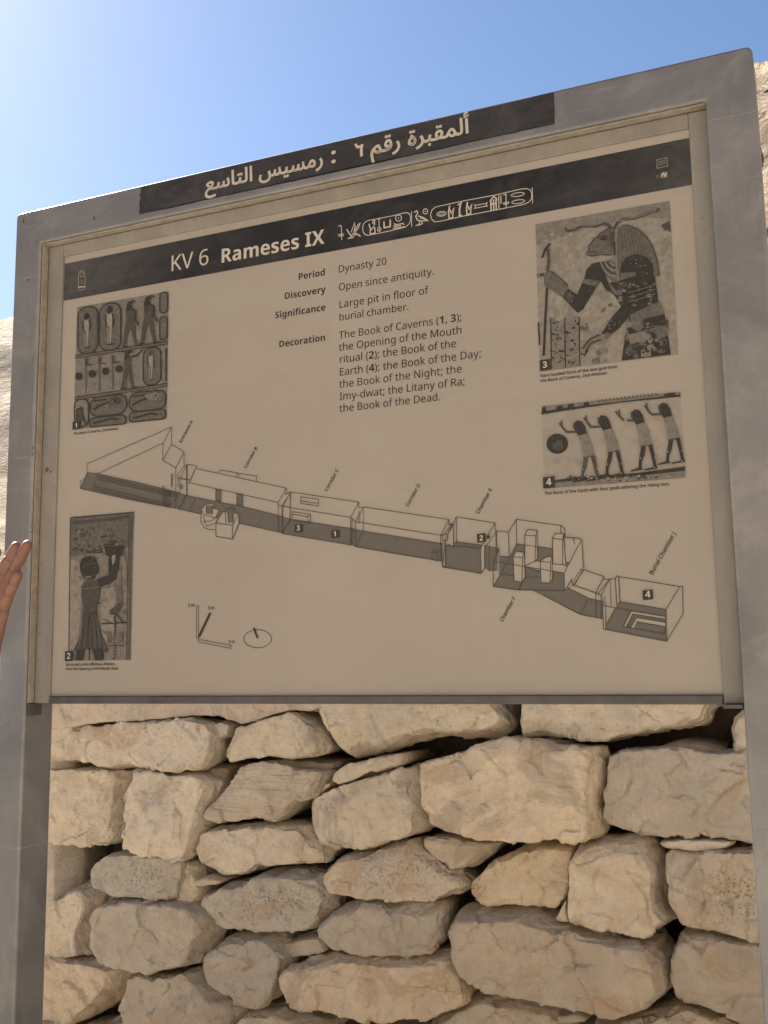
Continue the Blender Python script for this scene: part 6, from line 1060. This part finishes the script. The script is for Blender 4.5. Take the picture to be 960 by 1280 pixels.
for k in range(4): chain(bm, [(hb + sdir_ * 0 + fdir * (.025 - k * .017) + Vector((0, 0, -.075)), .0105), (hb + fdir * (.034 - k * .017) + Vector((.004, 0, -.115)), .009), (hb + fdir * (.046 - k * .016) + Vector((.010, 0, -.148 + abs(k - 1) * .008)), .0078)], 10)
chain(bm, [(hb + fdir * .02 + Vector((0, 0, -.02)), .013), (hb + fdir * .048 + Vector((.01, 0, -.058)), .0105), (hb + fdir * .055 + Vector((.012, 0, -.088)), .009)], 10)
limb(bm, bb(0, 0, 1.45), bb(0, .015, 1.56), .058, .054, 18)
hc = bb(0, .03, 1.665); rot = Matrix((sdir_, fdir, Vector((0, 0, 1)))).transposed()
def hd(s, f, zz): return hc + sdir_ * s + fdir * f + Vector((0, 0, zz))
ball(bm, hc + Vector((0, 0, .02)), .1, (.76, .95, 1.02), rot, 20); ball(bm, hd(0, .03, -.055), .07, (.80, .85, .95), rot, 18)
ball(bm, hd(0, .058, -.088), .026, (1.1, .8, .8), rot); chain(bm, [(hd(0, .083, .022), .009), (hd(0, .099, -.012), .012), (hd(0, .101, -.020), .013)], 10)
for s in (-1, 1):
    ball(bm, hd(s * .011, .093, -.022), .009); ball(bm, hd(s * .031, .076, .026), .013, (1.5, .7, .6), rot); ball(bm, hd(s * .04, .06, -.02), .024, (1, .8, .9), rot)
    ball(bm, hd(s * .077, -.005, -.004), .026, (.35, .7, 1.15), rot)
ball(bm, hd(0, .082, -.052), .016, (1.5, .6, .5), rot)
body = fuse(bm, .0062, 3, .5)
person = link('person', None, None, None) if False else None
bmj = bmesh.new(); bmj.from_mesh(arm); bmj.from_mesh(body)
me = bpy.data.meshes.new('person'); bmj.to_mesh(me); bmj.free()
for p in me.polygons: p.use_smooth = True
person = bpy.data.objects.new('person', me); C.objects.link(person); me.materials.append(M['skin'])
person['label'] = 'person beside the sign raising an open hand, palm towards the viewer'; person['category'] = 'person'
def cloth(nm, build, vox, mt, it=4):
    bm = bmesh.new(); build(bm); o = link(nm, fuse(bm, vox, it), person, mt)
    for p in o.data.polygons: p.use_smooth = True
    return o
def shirt(bm):
    chain(bm, [(bb(0, 0, .90), .128), (bb(0, .01, 1.12), .120), (bb(0, .01, 1.30), .128), (bb(0, 0, 1.42), .095)], 20)
    for s in (-1, 1):
        limb(bm, bb(s * .075, 0, .85), bb(s * .06, 0, 1.12), .124, .100, 18); limb(bm, bb(s * .075, 0, 1.15), bb(s * .10, 0, 1.36), .098, .092, 18)
        limb(bm, bb(s * .06, -.01, 1.46), bb(s * .165, 0, 1.44), .056, .068, 18)
    limb(bm, bb(.165, 0, 1.44), shoulder, .068, .068, 18); limb(bm, shoulder, shoulder.lerp(elbow, .45), .068, .066, 18)
    limb(bm, bb(-.17, 0, 1.44), bb(-.205, -.008, 1.29), .068, .066, 18)
cloth('shirt', shirt, .010, M['shirt'])
def trousers(bm):
    limb(bm, bb(-.05, 0, .94), bb(.05, 0, .94), .104, .104, 18)
    for s in (-1, 1): chain(bm, [(bb(s * .09, 0, .90), .100), (bb(s * .105, .012, .50), .078), (bb(s * .112, -.015, .11), .062)], 18)
cloth('trousers', trousers, .011, M['trouser'])
for s in (-1, 1): cloth('shoe', lambda bm: chain(bm, [(bb(s * .115, -.035, .05), .046), (bb(s * .123, .06, .046), .045), (bb(s * .13, .15, .036), .036)], 16), .008, M['shoe'], 3)
def hair(bm):
    ball(bm, hc + Vector((0, 0, .034)) - fdir * .010, .104, (.79, .94, .98), rot, 20); ball(bm, hd(0, -.045, -.02), .07, (.95, .7, 1.1), rot, 16)
cloth('hair', hair, .006, M['hair'], 3)
for s in (-1, 1):
    bm = bmesh.new(); ball(bm, hd(s * .031, .0765, .008), .0105, (1.15, .8, .55), rot); bm_obj('eye', bm, M['eye'], person, True)
    bm = bmesh.new(); ball(bm, hd(s * .030, .0838, .008), .0046, (1, .4, 1), rot); bm_obj('iris', bm, M['hair'], person, True)
bm = bmesh.new(); ball(bm, hd(0, .0905, -.050), .019, (1.05, .22, .22), rot); ball(bm, hd(0, .0895, -.058), .017, (1.0, .24, .25), rot); bm_obj('lips', bm, M['lip'], person, True)
